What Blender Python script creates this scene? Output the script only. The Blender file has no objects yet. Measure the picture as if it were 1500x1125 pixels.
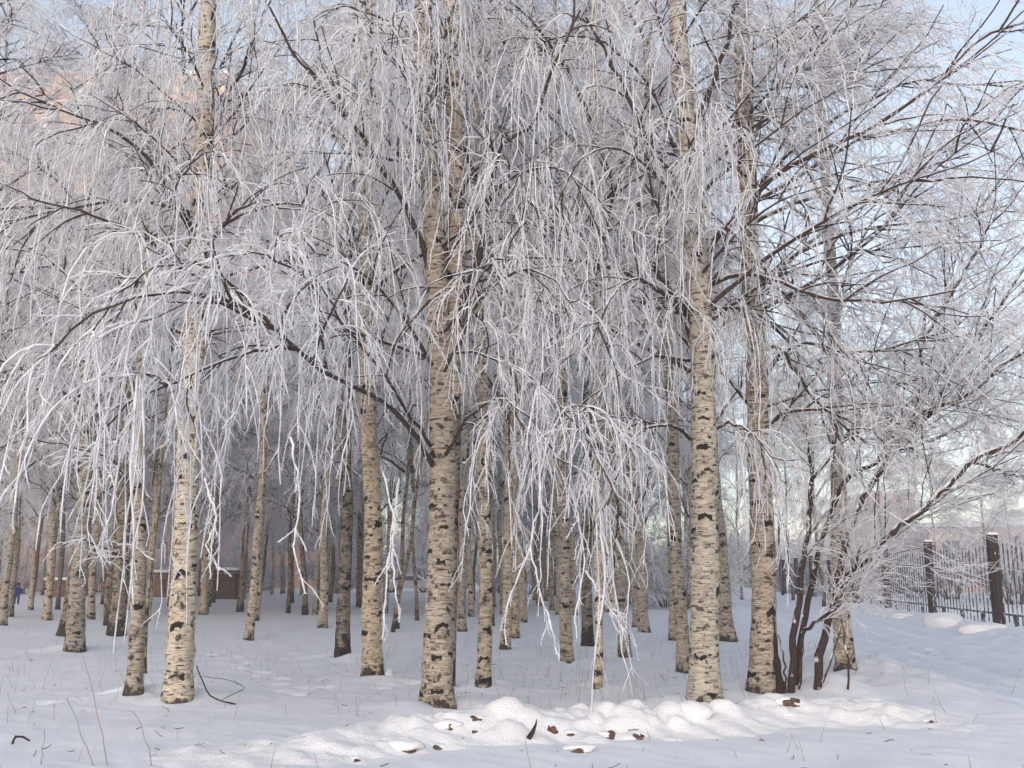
import bpy, bmesh, math, random
import numpy as np
from math import radians as R
C = bpy.context.scene.collection
RNG = np.random.default_rng(7)
random.seed(7)

# ------------------------------------------------------------------ camera, sky, sun
F, PITCH, EYE = 1458.0, R(10.8), 1.5
cam = bpy.data.objects.new('camera', bpy.data.cameras.new('camera'))
C.objects.link(cam); bpy.context.scene.camera = cam
cam.location = (0, 0, EYE); cam.rotation_euler = (R(90) + PITCH, 0, 0)
cam.data.sensor_width = 36; cam.data.lens = 36 * F / 1500
cam.data.clip_start = 0.1; cam.data.clip_end = 3000

SUN_EL, SUN_AZ = 13.0, 195.0            # azimuth clockwise from +Y: behind the camera, a little to the left
w = bpy.data.worlds.new('World'); bpy.context.scene.world = w; w.use_nodes = True
nt = w.node_tree; sky = nt.nodes.new('ShaderNodeTexSky'); sky.sky_type = 'NISHITA'; sky.sun_disc = False
sky.sun_elevation = R(SUN_EL); sky.sun_rotation = R(SUN_AZ); sky.air_density = 1.0; sky.dust_density = 1.0; sky.ozone_density = 1.0
hs = nt.nodes.new('ShaderNodeHueSaturation'); hs.inputs['Saturation'].default_value = .66; nt.links.new(sky.outputs[0], hs.inputs['Color'])
bg = nt.nodes['Background']; nt.links.new(hs.outputs[0], bg.inputs[0]); bg.inputs[1].default_value = 0.15
sl = bpy.data.lights.new('sun', 'SUN'); sl.energy = 0.95; sl.angle = R(75); sl.color = (1, .82, .73)
so = bpy.data.objects.new('sun', sl); C.objects.link(so)
so.rotation_euler = (R(90 - SUN_EL), 0, R(180 - SUN_AZ))
vs = bpy.context.scene.view_settings
vs.view_transform = 'Standard'; vs.look = 'None'; vs.gamma = 1; vs.use_curve_mapping = False; vs.exposure = 1.3
cy = bpy.context.scene.cycles
cy.use_denoising = True; cy.denoising_prefilter = 'ACCURATE'; cy.max_bounces = 12; cy.diffuse_bounces = 11; cy.glossy_bounces = 1; cy.transmission_bounces = 2

# ------------------------------------------------------------------ helpers
def at(px, py, Y):
    """World point seen at photo pixel (px, py) at world depth Y."""
    c, s = math.cos(PITCH), math.sin(PITCH)
    u, v = px - 750.0, 562.5 - py
    dx, dy, dz = u, F * c - v * s, F * s + v * c
    k = Y / dy
    return np.array([dx * k, Y, EYE + dz * k])

def link(o, parent=None):
    C.objects.link(o)
    if parent is not None: o.parent = parent
    return o
def thing(name, label, cat, loc=(0, 0, 0), rz=0, group=None):
    o = bpy.data.objects.new(name, None); o.empty_display_size = .2
    o.location = loc; o.rotation_euler = (0, 0, rz)
    return tag(link(o), label, cat, group)
def tag(o, label, cat, group=None):
    o['label'] = label; o['category'] = cat
    if group: o['group'] = group
    return o
def kind(o, k):
    o['kind'] = k; return o

class Buf:
    """Collects vertices, quads and uvs; builds one mesh."""
    def __init__(s): s.v = []; s.f = []; s.uv = []; s.n = 0
    def add(s, v, f, uv=None):
        s.v.append(v); s.f.append(f + s.n); s.n += len(v)
        s.uv.append(np.zeros((len(f) * 4, 2)) if uv is None else uv)
    def tubes(s, P, Rr, sides=3, ends=False, lobes=0):
        """P (N,K,3) polylines, Rr (N,K) radii."""
        P = np.asarray(P, float); Rr = np.asarray(Rr, float)
        N, K, _ = P.shape
        T = np.gradient(P, axis=1); T /= np.linalg.norm(T, axis=2, keepdims=True) + 1e-9
        m = T.mean(axis=1); ax = np.argmin(np.abs(m), axis=1)
        ref = np.zeros((N, 3)); ref[np.arange(N), ax] = 1
        U = np.cross(T, ref[:, None, :]); U /= np.linalg.norm(U, axis=2, keepdims=True) + 1e-9
        V = np.cross(T, U)
        a = np.arange(sides) * 2 * math.pi / sides
        rr = Rr[:, :, None] * np.ones(sides)
        if lobes: rr = rr * (1 + lobes * (np.sin(a * 3 + P[:, :, 2:3] * 1.7) * .5 + np.sin(a * 5 + P[:, :, 2:3] * 4.1 + 1) * .5))
        vv = P[:, :, None, :] + rr[..., None] * (np.cos(a)[None, None, :, None] * U[:, :, None, :] + np.sin(a)[None, None, :, None] * V[:, :, None, :])
        vv = vv.reshape(-1, 3)
        n, k, j = np.meshgrid(np.arange(N), np.arange(K - 1), np.arange(sides), indexing='ij')
        b = n * K * sides
        j2 = (j + 1) % sides
        f = np.stack([b + k * sides + j, b + k * sides + j2, b + (k + 1) * sides + j2, b + (k + 1) * sides + j], -1).reshape(-1, 4)
        L = np.concatenate([np.zeros((N, 1)), np.cumsum(np.linalg.norm(np.diff(P, axis=1), axis=2), axis=1)], 1)
        circ = 2 * math.pi * Rr[:, :1] / sides
        u0 = j * circ[n, 0]; u1 = (j + 1) * circ[n, 0]
        l0 = L[n, k]; l1 = L[n, k + 1]
        uv = np.stack([np.stack([u0, l0], -1), np.stack([u1, l0], -1), np.stack([u1, l1], -1), np.stack([u0, l1], -1)], -2).reshape(-1, 2)
        s.add(vv, f, uv)
    def box(s, c, d, rz=0, taper=1.0):
        x, y, z = np.array(d) / 2
        v = np.array([[-x, -y, -z], [x, -y, -z], [x, y, -z], [-x, y, -z], [-x * taper, -y * taper, z], [x * taper, -y * taper, z], [x * taper, y * taper, z], [-x * taper, y * taper, z]])
        cr, sr = math.cos(rz), math.sin(rz)
        v = np.stack([v[:, 0] * cr - v[:, 1] * sr, v[:, 0] * sr + v[:, 1] * cr, v[:, 2]], 1) + np.array(c)
        s.add(v, np.array([[0, 3, 2, 1], [4, 5, 6, 7], [0, 1, 5, 4], [1, 2, 6, 5], [2, 3, 7, 6], [3, 0, 4, 7]]))
    def grid(s, X, Y, Z):
        n, m = X.shape
        v = np.stack([X, Y, Z], -1).reshape(-1, 3)
        i, j = np.meshgrid(np.arange(n - 1), np.arange(m - 1), indexing='ij')
        f = np.stack([i * m + j, (i + 1) * m + j, (i + 1) * m + j + 1, i * m + j + 1], -1).reshape(-1, 4)
        s.add(v, f)
    def mesh(s, name, mat, smooth=True):
        v = np.concatenate(s.v).astype(np.float32); f = np.concatenate(s.f).astype(np.int32); uv = np.concatenate(s.uv).astype(np.float32)
        me = bpy.data.meshes.new(name)
        me.vertices.add(len(v)); me.vertices.foreach_set('co', v.ravel())
        me.loops.add(len(f) * 4); me.loops.foreach_set('vertex_index', f.ravel())
        me.polygons.add(len(f)); me.polygons.foreach_set('loop_start', np.arange(0, len(f) * 4, 4, dtype=np.int32))
        me.polygons.foreach_set('use_smooth', np.full(len(f), smooth, dtype=bool))
        l = me.uv_layers.new(name='UVMap'); l.data.foreach_set('uv', uv.ravel())
        me.update(calc_edges=True); me.materials.append(mat)
        return me
    def build(s, name, mat, parent=None, smooth=True):
        return link(bpy.data.objects.new(name, s.mesh(name, mat, smooth)), parent)

def sines(x, y, seed, n=7, f0=.4, f1=3.0):
    r = np.random.default_rng(seed); o = 0
    for k in range(n):
        f = f0 * (f1 / f0) ** (k / (n - 1)); a = r.uniform(0, 6.28)
        o = o + np.sin((x * math.cos(a) + y * math.sin(a)) * f * 6.283 + r.uniform(0, 6.28)) / (k + 1.5)
    return o

# ------------------------------------------------------------------ materials
def mat(name):
    m = bpy.data.materials.new(name); m.use_nodes = True
    return m, m.node_tree.nodes, m.node_tree.links, m.node_tree.nodes['Principled BSDF']
def node(nt_, t, **kw):
    n = nt_.new(t)
    for k, v in kw.items():
        if k.startswith('i_'): n.inputs[int(k[2:]) if k[2:].isdigit() else k[2:].replace('_', ' ')].default_value = v
        else: setattr(n, k, v)
    return n
def ramp(nt_, stops):
    n = nt_.new('ShaderNodeValToRGB'); e = n.color_ramp.elements
    while len(e) < len(stops): e.new(.5)
    for x, (p, c) in zip(e, stops):
        x.position = p; x.color = c if len(c) == 4 else (*c, 1)
    return n
def plain(name, col, rough=.8, var=.15, scale=6, bump=0.0, metal=0):
    m, N, L, b = mat(name)
    tc = N.new('ShaderNodeTexCoord'); no = node(N, 'ShaderNodeTexNoise', i_Scale=scale, i_Detail=4.0)
    L.new(tc.outputs['Object'], no.inputs['Vector'])
    r = ramp(N, [(.3, tuple(c * (1 - var) for c in col)), (.7, tuple(min(1, c * (1 + var)) for c in col))])
    L.new(no.outputs[0], r.inputs[0]); L.new(r.outputs[0], b.inputs['Base Color'])
    b.inputs['Roughness'].default_value = rough; b.inputs['Metallic'].default_value = metal; b.inputs['Specular IOR Level'].default_value = .2
    if bump:
        bp = node(N, 'ShaderNodeBump', i_Strength=bump, i_Distance=.02); L.new(no.outputs[0], bp.inputs['Height']); L.new(bp.outputs[0], b.inputs['Normal'])
    return m

def snow_mat(name, col=(.86, .87, .9), fine=60, bump=.35):
    m, N, L, b = mat(name)
    tc = N.new('ShaderNodeTexCoord')
    n1 = node(N, 'ShaderNodeTexNoise', i_Scale=2.2, i_Detail=6.0, i_Roughness=.6)
    n2 = node(N, 'ShaderNodeTexNoise', i_Scale=float(fine), i_Detail=3.0)
    for n in (n1, n2): L.new(tc.outputs['Object'], n.inputs['Vector'])
    r = ramp(N, [(.3, tuple(c * .95 for c in col)), (.65, col)])
    L.new(n1.outputs[0], r.inputs[0]); L.new(r.outputs[0], b.inputs['Base Color'])
    ad = node(N, 'ShaderNodeMath', operation='MULTIPLY_ADD'); L.new(n2.outputs[0], ad.inputs[0]); ad.inputs[1].default_value = .35; L.new(n1.outputs[0], ad.inputs[2])
    bp = node(N, 'ShaderNodeBump', i_Strength=bump, i_Distance=.06); L.new(ad.outputs[0], bp.inputs['Height']); L.new(bp.outputs[0], b.inputs['Normal'])
    b.inputs['Roughness'].default_value = .75; b.inputs['Specular IOR Level'].default_value = .25
    return m

def frost_mat(name, frost=(.86, .855, .88), bark=(.14, .10, .085), lo=.2, hi=.40):
    """Hoarfrost crust over thin twigs, bark showing through in short gaps."""
    m, N, L, b = mat(name)
    tc = N.new('ShaderNodeTexCoord'); no = node(N, 'ShaderNodeTexNoise', i_Scale=9.0, i_Detail=3.0)
    L.new(tc.outputs['Object'], no.inputs['Vector'])
    r = ramp(N, [(lo, bark), (hi, tuple(c * .82 for c in frost)), (.7, frost)])
    L.new(no.outputs[0], r.inputs[0]); L.new(r.outputs[0], b.inputs['Base Color'])
    b.inputs['Roughness'].default_value = .9; b.inputs['Specular IOR Level'].default_value = .1
    return m
def limb_mat(name, bark=(.075, .052, .045), frost=(.85, .845, .865), thr=.35):
    """Bark with frost lying on whatever faces up."""
    m, N, L, b = mat(name)
    tc = N.new('ShaderNodeTexCoord'); ge = N.new('ShaderNodeNewGeometry')
    no = node(N, 'ShaderNodeTexNoise', i_Scale=7.0, i_Detail=4.0); L.new(tc.outputs['Object'], no.inputs['Vector'])
    sp = N.new('ShaderNodeSeparateXYZ'); L.new(ge.outputs['Normal'], sp.inputs[0])
    ma = node(N, 'ShaderNodeMath', operation='MULTIPLY_ADD'); L.new(no.outputs[0], ma.inputs[0]); ma.inputs[1].default_value = 1.9; L.new(sp.outputs[2], ma.inputs[2])
    r = ramp(N, [(.0, (0, 0, 0)), (1, (1, 1, 1))]); r.color_ramp.elements[0].position = thr + .45; r.color_ramp.elements[1].position = thr + .6
    mr = node(N, 'ShaderNodeMath', operation='MULTIPLY'); L.new(ma.outputs[0], mr.inputs[0]); mr.inputs[1].default_value = .6
    L.new(mr.outputs[0], r.inputs[0])
    mx = node(N, 'ShaderNodeMix', data_type='RGBA'); L.new(r.outputs[0], mx.inputs['Factor'])
    n2 = node(N, 'ShaderNodeTexNoise', i_Scale=38.0, i_Detail=4.0); L.new(tc.outputs['Object'], n2.inputs['Vector'])
    rb = ramp(N, [(.3, tuple(c * .45 for c in bark)), (.7, tuple(c * 1.5 for c in bark))]); L.new(n2.outputs[0], rb.inputs[0]); L.new(rb.outputs[0], mx.inputs['A'])
    mx.inputs['B'].default_value = (*frost, 1)
    bp = node(N, 'ShaderNodeBump', i_Strength=.9, i_Distance=.012); L.new(n2.outputs[0], bp.inputs['Height']); L.new(bp.outputs[0], b.inputs['Normal'])
    L.new(mx.outputs['Result'], b.inputs['Base Color'])
    b.inputs['Roughness'].default_value = .85; b.inputs['Specular IOR Level'].default_value = .15
    return m
def birch_mat(name, pale=(.57, .475, .37), tan=(.36, .29, .215), dark=(.032, .024, .020), rough_h=.5, amount=0.0):
    """Birch bark: cream with thin lenticels, dark eyebrow scars and a corky dark foot (uv in metres)."""
    m, N, L, b = mat(name)
    def M(op, a, c=None, d=None, clamp=False):
        n = node(N, 'ShaderNodeMath', operation=op, use_clamp=clamp)
        for k, x in enumerate((a, c, d)):
            if x is None: continue
            if isinstance(x, (int, float)): n.inputs[k].default_value = x
            else: L.new(x, n.inputs[k])
        return n.outputs[0]
    uv = N.new('ShaderNodeUVMap'); oi = N.new('ShaderNodeObjectInfo'); tc = N.new('ShaderNodeTexCoord')
    off = N.new('ShaderNodeCombineXYZ'); L.new(M('MULTIPLY', oi.outputs['Random'], 40.0), off.inputs[1]); L.new(M('MULTIPLY', oi.outputs['Random'], 17.0), off.inputs[0])
    def noise(src, sx, sy, sz, detail=4.0, rough=.55):
        mp = node(N, 'ShaderNodeVectorMath', operation='ADD'); L.new(src, mp.inputs[0]); L.new(off.outputs[0], mp.inputs[1])
        ms = node(N, 'ShaderNodeVectorMath', operation='MULTIPLY'); L.new(mp.outputs[0], ms.inputs[0]); ms.inputs[1].default_value = (sx, sy, sz)
        n = node(N, 'ShaderNodeTexNoise', i_Scale=1.0, i_Detail=detail, i_Roughness=rough); L.new(ms.outputs[0], n.inputs['Vector']); return n.outputs[0]
    ob = tc.outputs['Object']
    tone = noise(ob, 6, 6, 22, 6.0, .7); lent = noise(ob, 9, 9, 75, 2.0); lent2 = noise(ob, 5, 5, 26, 3.0); patch = noise(ob, 7, 7, 7, 5.0, .65)
    band = noise(ob, 1.2, 1.2, 13, 3.0)
    base = ramp(N, [(.36, tan), (.60, pale)]); L.new(tone, base.inputs[0])
    # eyebrow scars
    sc = node(N, 'ShaderNodeVectorMath', operation='MULTIPLY'); L.new(uv.outputs[0], sc.inputs[0]); sc.inputs[1].default_value = (3.1, 3.4, 0)
    ad = node(N, 'ShaderNodeVectorMath', operation='ADD'); L.new(sc.outputs[0], ad.inputs[0]); L.new(off.outputs[0], ad.inputs[1])
    vo = node(N, 'ShaderNodeTexVoronoi', voronoi_dimensions='2D', i_Scale=1.0, i_Randomness=.95); L.new(ad.outputs[0], vo.inputs['Vector'])
    df = node(N, 'ShaderNodeVectorMath', operation='SUBTRACT'); L.new(ad.outputs[0], df.inputs[0]); L.new(vo.outputs['Position'], df.inputs[1])
    sx = N.new('ShaderNodeSeparateXYZ'); L.new(df.outputs[0], sx.inputs[0])
    cr = N.new('ShaderNodeSeparateColor'); L.new(vo.outputs['Color'], cr.inputs[0])
    ax = M('ABSOLUTE', sx.outputs[0])
    steep = M('MULTIPLY', M('SUBTRACT', cr.outputs[1], .35), .7)
    ch = M('ABSOLUTE', M('ADD', sx.outputs[1], M('MULTIPLY', ax, steep)))
    wob = M('MULTIPLY', M('SUBTRACT', patch, .5), .55)
    wob = M('MULTIPLY', M('SUBTRACT', patch, .5), .7)
    m1 = M('LESS_THAN', M('ADD', ch, wob), M('MULTIPLY_ADD', cr.outputs[2], .10, .03))
    m2 = M('LESS_THAN', M('ADD', ax, wob), M('MULTIPLY_ADD', cr.outputs[0], .36, .06))
    scar = M('MULTIPLY', M('MULTIPLY', m1, m2), M('GREATER_THAN', cr.outputs[0], .50))
    sc2 = node(N, 'ShaderNodeVectorMath', operation='MULTIPLY'); L.new(ad.outputs[0], sc2.inputs[0]); sc2.inputs[1].default_value = (2.3, 3.1, 0)
    vo2 = node(N, 'ShaderNodeTexVoronoi', voronoi_dimensions='2D', i_Scale=1.0, i_Randomness=1.0); L.new(sc2.outputs[0], vo2.inputs['Vector'])
    df2 = node(N, 'ShaderNodeVectorMath', operation='SUBTRACT'); L.new(sc2.outputs[0], df2.inputs[0]); L.new(vo2.outputs['Position'], df2.inputs[1])
    sx2 = N.new('ShaderNodeSeparateXYZ'); L.new(df2.outputs[0], sx2.inputs[0]); cr2 = N.new('ShaderNodeSeparateColor'); L.new(vo2.outputs['Color'], cr2.inputs[0])
    s1 = M('LESS_THAN', M('ADD', M('ABSOLUTE', sx2.outputs[1]), wob), M('MULTIPLY', cr2.outputs[1], .20))
    s2 = M('LESS_THAN', M('ADD', M('ABSOLUTE', sx2.outputs[0]), wob), M('MULTIPLY', cr2.outputs[2], .48))
    scar = M('MAXIMUM', scar, M('MULTIPLY', M('MULTIPLY', s1, s2), M('MULTIPLY_ADD', cr2.outputs[0], .6, .35)))
    # lenticels, broken bands
    l1 = ramp(N, [(.37, (1, 1, 1)), (.44, (0, 0, 0))]); L.new(lent, l1.inputs[0])
    l2 = ramp(N, [(.33, (1, 1, 1)), (.375, (0, 0, 0))]); L.new(lent2, l2.inputs[0])
    l3 = ramp(N, [(.29, (1, 1, 1)), (.32, (0, 0, 0))]); L.new(band, l3.inputs[0])
    # corky foot and grey cracks
    so_ = N.new('ShaderNodeSeparateXYZ'); L.new(uv.outputs[0], so_.inputs[0])
    foot = M('SUBTRACT', 1.0, M('DIVIDE', so_.outputs[1], rough_h), clamp=True)
    pf = M('ADD', M('MULTIPLY_ADD', foot, .33, amount), patch)
    l4 = ramp(N, [(.575, (0, 0, 0)), (.655, (1, 1, 1))]); L.new(pf, l4.inputs[0])
    dk = M('MAXIMUM', M('MAXIMUM', scar, M('MULTIPLY', l1.outputs[0], .5)), M('MAXIMUM', M('MULTIPLY', l2.outputs[0], .85), M('MAXIMUM', M('MULTIPLY', l3.outputs[0], .85), M('MULTIPLY', l4.outputs[0], .92))))
    mx = node(N, 'ShaderNodeMix', data_type='RGBA'); L.new(dk, mx.inputs['Factor']); L.new(base.outputs[0], mx.inputs['A']); mx.inputs['B'].default_value = (*dark, 1)
    # browner or greyer from tree to tree
    hs = node(N, 'ShaderNodeHueSaturation'); L.new(mx.outputs['Result'], hs.inputs['Color'])
    L.new(M('MULTIPLY_ADD', oi.outputs['Random'], .4, .7), hs.inputs['Saturation']); L.new(M('MULTIPLY_ADD', oi.outputs['Random'], .36, .76), hs.inputs['Value'])
    L.new(hs.outputs[0], b.inputs['Base Color'])
    hh = M('ADD', M('MULTIPLY', dk, -.6), M('MULTIPLY', patch, .8))
    bp = node(N, 'ShaderNodeBump', i_Strength=.8, i_Distance=.02); L.new(hh, bp.inputs['Height']); L.new(bp.outputs[0], b.inputs['Normal'])
    b.inputs['Roughness'].default_value = .85; b.inputs['Specular IOR Level'].default_value = .15
    return m

M_SNOW = snow_mat('snow'); M_PATH = snow_mat('packed_snow', (.80, .82, .87), 40, .5)
M_BANK = snow_mat('ploughed_snow', (.88, .87, .87), 45, .5)
M_FROST = frost_mat('hoarfrost'); M_FROST_DIM = frost_mat('hoarfrost_thin', (.85, .84, .865), (.16, .12, .105), .21, .38)
M_LIMB = limb_mat('frosted_limb_bark')
M_SHRUB = limb_mat('red_brown_limb_bark', (.062, .042, .038), thr=.29)
M_BIRCH = birch_mat('birch_bark')
M_BIRCH_DARK = birch_mat('dark_birch_bark', (.36, .295, .225), (.20, .155, .115), rough_h=.8, amount=.05)
M_BIRCH_PALE = birch_mat('pale_birch_bark', (.62, .545, .44), (.44, .37, .285), rough_h=.35, amount=0.0)
M_DARKBARK = plain('dark_bark', (.045, .033, .028), .95, .5, 14, .6)
M_EARTH = plain('frozen_earth', (.13, .08, .062), .95, .5, 30, .8)
M_STRAW = plain('dry_straw', (.33, .26, .19), .9, .25, 5)
M_IRON = limb_mat('frosted_iron', (.07, .065, .07), (.7, .7, .72), .15)
M_POST = limb_mat('frosted_rusty_post', (.06, .038, .036), (.7, .7, .72), .31)

# ------------------------------------------------------------------ ground
def fence_x(y): return 14.06 + (y - 29.5) / 7.0
FOOT = []
_fr = np.random.default_rng(8)
for x0_, y0_, dx_, dy_, n_ in ((-7.5, 11.2, .62, .34, 14), (4.2, 13.4, .35, .62, 16), (-2.6, 13.2, -.3, .62, 12)):
    for k in range(n_):
        a_ = math.atan2(dy_, dx_); sd = .13 * (-1) ** k
        FOOT.append((x0_ + dx_ * k - math.sin(a_) * sd + _fr.normal(0, .05), y0_ + dy_ * k + math.cos(a_) * sd + _fr.normal(0, .05), a_ + _fr.normal(0, .15)))
WELLS = []
for _p in ((641, 1036, .28), (1033, 1031, .28), (1122, 1013, .32), (262, 1023, .26), (197, 1015, .2), (111, 952, .26), (93, 931, .22), (171, 931, .28), (365, 938, .18), (502, 962, .22), (545, 989, .28),
           (709, 1004, .2), (740, 951, .2), (754, 933, .2), (832, 973, .2), (860, 946, .22), (875, 1008, .15), (915, 961, .2), (1001, 983, .22), (1067, 939, .28), (1236, 978, .26), (1160, 1014, .2), (1194, 1014, .22)):
    _y = EYE * F / (_p[1] - 840.5) ; _q = at(_p[0], _p[1], _y); _y *= EYE / (EYE - _q[2]); _q = at(_p[0], _p[1], _y); WELLS.append((_q[0], _q[1], _p[2]))
def ground_h(x, y):
    x = np.asarray(x, float); y = np.asarray(y, float)
    h = .035 * sines(x, y, 3, 7, .08, .9) + .008 * sines(x, y, 5, 6, .8, 3.5)
    d = x - (fence_x(y) - 3.5)                         # across the path
    p = np.clip((2.6 - np.abs(d)) / 1.0, 0, 1); p = p * p * (3 - 2 * p)
    h = h * (1 - .6 * p) - .10 * p
    def berm(c, wd, ht, seed):
        g = np.exp(-((d - c) / wd) ** 2) * (y > 11) * (y < 70)
        return g * ht * np.clip(.5 + .6 * sines(x, y, seed, 8, .5, 5.0), 0, 2)
    h = h + berm(-3.3, 1.0, .13, 11) * np.clip((y - 12.5) / 2.5, 0, 1) + berm(2.7, .7, .17, 12)
    h = h + .035 * np.clip(sines(x, y, 23, 6, .7, 3.2) - .5, 0, 2) * np.exp(-((x - 7) / 3.5) ** 2 - ((y - 14) / 4) ** 2)
    for k, (wx, wy, wr) in enumerate(WELLS):
        q = (x - wx - .06) ** 2 + (y - wy + .05) ** 2
        h = h + (.10 + .025 * math.sin(k * 3)) * np.exp(-q / (2.6 * wr) ** 2) * (1 + .5 * np.sin(np.arctan2(y - wy, x - wx) * 2 + k)) - .09 * np.exp(-q / (1.0 * wr) ** 2)
    for fx, fy, fa in FOOT:
        u = (x - fx) * math.cos(fa) + (y - fy) * math.sin(fa); v_ = -(x - fx) * math.sin(fa) + (y - fy) * math.cos(fa)
        q = (u / .19) ** 2 + (v_ / .12) ** 2
        h = h - .07 * np.exp(-q * q) + .02 * np.exp(-(q - 1.8) ** 2)
    h = h + .012 * np.clip(sines(x, y, 61, 8, .9, 6.0), -.3, 2) * (y < 40)
    for c in (-.9, .8): h = h - .06 * np.exp(-((d - c - .15 * np.sin(y * .4)) / .22) ** 2) * (1 + .4 * np.sin(y * 5))
    return h
def on_ground(px, py, hf=ground_h):
    lo, hi = 3.0, 400.0
    for _ in range(60):
        m = math.sqrt(lo * hi); p = at(px, py, m)
        if p[2] > float(hf(p[0], p[1])): lo = m
        else: hi = m
    return at(px, py, lo)

th = np.concatenate([np.arange(40, 140, .3), np.arange(140, 401, 4)]) * math.pi / 180
rr = np.concatenate([np.arange(.5, 6, .5), np.arange(6, 22, .07), 22 * 1.018 ** np.arange(0, 134)])
TH, RR = np.meshgrid(th, rr, indexing='ij')
GX, GY = RR * np.cos(TH), RR * np.sin(TH)
b = Buf(); GZ = ground_h(GX, GY)
dd = np.abs(GX - (fence_x(GY) - 3.5)); GZ = GZ - .05 * (dd < 2.2) * (GY > 9) * (GY < 118)
b.grid(GX, GY, GZ)
kind(b.build('snow_ground', M_SNOW), 'structure')
b = Buf(); yy = np.concatenate([np.arange(9, 40, .08), np.arange(40, 118, .3)]); cc = np.arange(-2.35, 2.36, .07)
YY, CC = np.meshgrid(yy, cc, indexing='ij'); XX = fence_x(YY) - 3.5 + CC
b.grid(XX, YY, ground_h(XX, YY) + .006 - .06 * np.clip((np.abs(CC) - 2.1) / .2, 0, 1) + .008 * sines(XX, YY, 31, 6, 1.0, 5.0))
kind(b.build('snowy_path', M_PATH), 'structure')

# the ploughed bank in front of the wood
_c = np.array([on_ground(px, py)[:2] for px, py in ((320, 1112), (450, 1104), (560, 1084), (700, 1074), (850, 1070), (1000, 1066), (1100, 1050), (1230, 1044), (1330, 1052), (1400, 1064))])
_hc = np.array([.07, .11, .17, .20, .19, .17, .16, .17, .10, .02])
br = np.random.default_rng(21)
LUMPS = []
for k in range(320):
    t = br.uniform(0, len(_c) - 1.001); i = int(t); c = _c[i] + (_c[i + 1] - _c[i]) * (t - i) + br.normal(0, 1, 2) * (.14, .36)
    big = br.uniform(.05, .14) if k > 90 else br.uniform(.12, .24); LUMPS.append((c[0], c[1], big, big * br.uniform(.35, .75) * (1.0 if 1.5 < t < 5.3 else .42), _hc[i]))
def bank_h(x, y):
    x = np.asarray(x, float); y = np.asarray(y, float)
    best = np.full(x.shape, 9.9); hh = np.zeros(x.shape)
    for i in range(len(_c) - 1):
        a, d = _c[i], _c[i + 1] - _c[i]
        t = np.clip(((x - a[0]) * d[0] + (y - a[1]) * d[1]) / (d @ d), 0, 1)
        q = np.hypot((x - a[0] - t * d[0]), y - a[1] - t * d[1])
        up = q < best; best = np.where(up, q, best); hh = np.where(up, _hc[i] + (_hc[i + 1] - _hc[i]) * t, hh)
    e = np.clip(1 - (best / .85), 0, 1); e = e * e * (3 - 2 * e)
    top = hh * e * (1 + .15 * sines(x, y, 41, 6, .8, 3))
    lump = np.zeros(x.shape)
    for lx, ly, r_, h_, s_ in LUMPS:
        q = ((x - lx) ** 2 + (y - ly) ** 2) / (r_ * r_)
        lump = np.maximum(lump, h_ * np.clip(1 - q, 0, 1) ** .85 * min(1, s_ / .17) * 1.0 )
    h = top + lump * (.35 + .65 * np.clip(e * 2, 0, 1)) * .8 + .011 * sines(x, y, 43, 9, 3, 14)
    return ground_h(x, y) + h - .022
XX, YY = np.meshgrid(np.arange(-3.9, 5.9, .028), np.arange(7.2, 11.6, .028), indexing='ij')
b = Buf(); b.grid(XX, YY, bank_h(XX, YY)); kind(b.build('snow_bank', M_BANK), 'structure')
def top_h(x, y): return np.maximum(ground_h(x, y), bank_h(x, y) if 7 < float(y) < 11.6 else -1)

# ------------------------------------------------------------------ growing twigs
def nrm(a): return a / (np.linalg.norm(a, axis=-1, keepdims=True) + 1e-9)
def grow(r, P0, D0, L, K, grav, noise, kink=1.0):
    N = len(P0); P = np.zeros((N, K, 3)); P[:, 0] = P0; d = nrm(D0); st = (L / (K - 1))[:, None]
    g = np.zeros((N, 3)); g[:, 2] = -1
    for k in range(1, K):
        P[:, k] = P[:, k - 1] + d * st
        d = nrm(d + g * (np.asarray(grav) * np.ones(N))[:, None] * st + r.normal(0, noise, (N, 3)) * kink * (np.minimum(3, r.exponential(1, (N, 1))) if kink != 1 else 1))
    return P
def pick(r, P, n, lo, hi):
    """n random points along each polyline: positions, tangents, t, parent index."""
    N, K, _ = P.shape; i = np.repeat(np.arange(N), n); t = r.uniform(lo, hi, len(i)); f = t * (K - 1); k = np.minimum(f.astype(int), K - 2); f = (f - k)[:, None]
    return P[i, k] * (1 - f) + P[i, k + 1] * f, nrm(P[i, k + 1] - P[i, k]), t, i
def perp(r, T):
    v = r.normal(0, 1, T.shape); v -= (v * T).sum(1, keepdims=True) * T
    return nrm(v)
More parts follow.
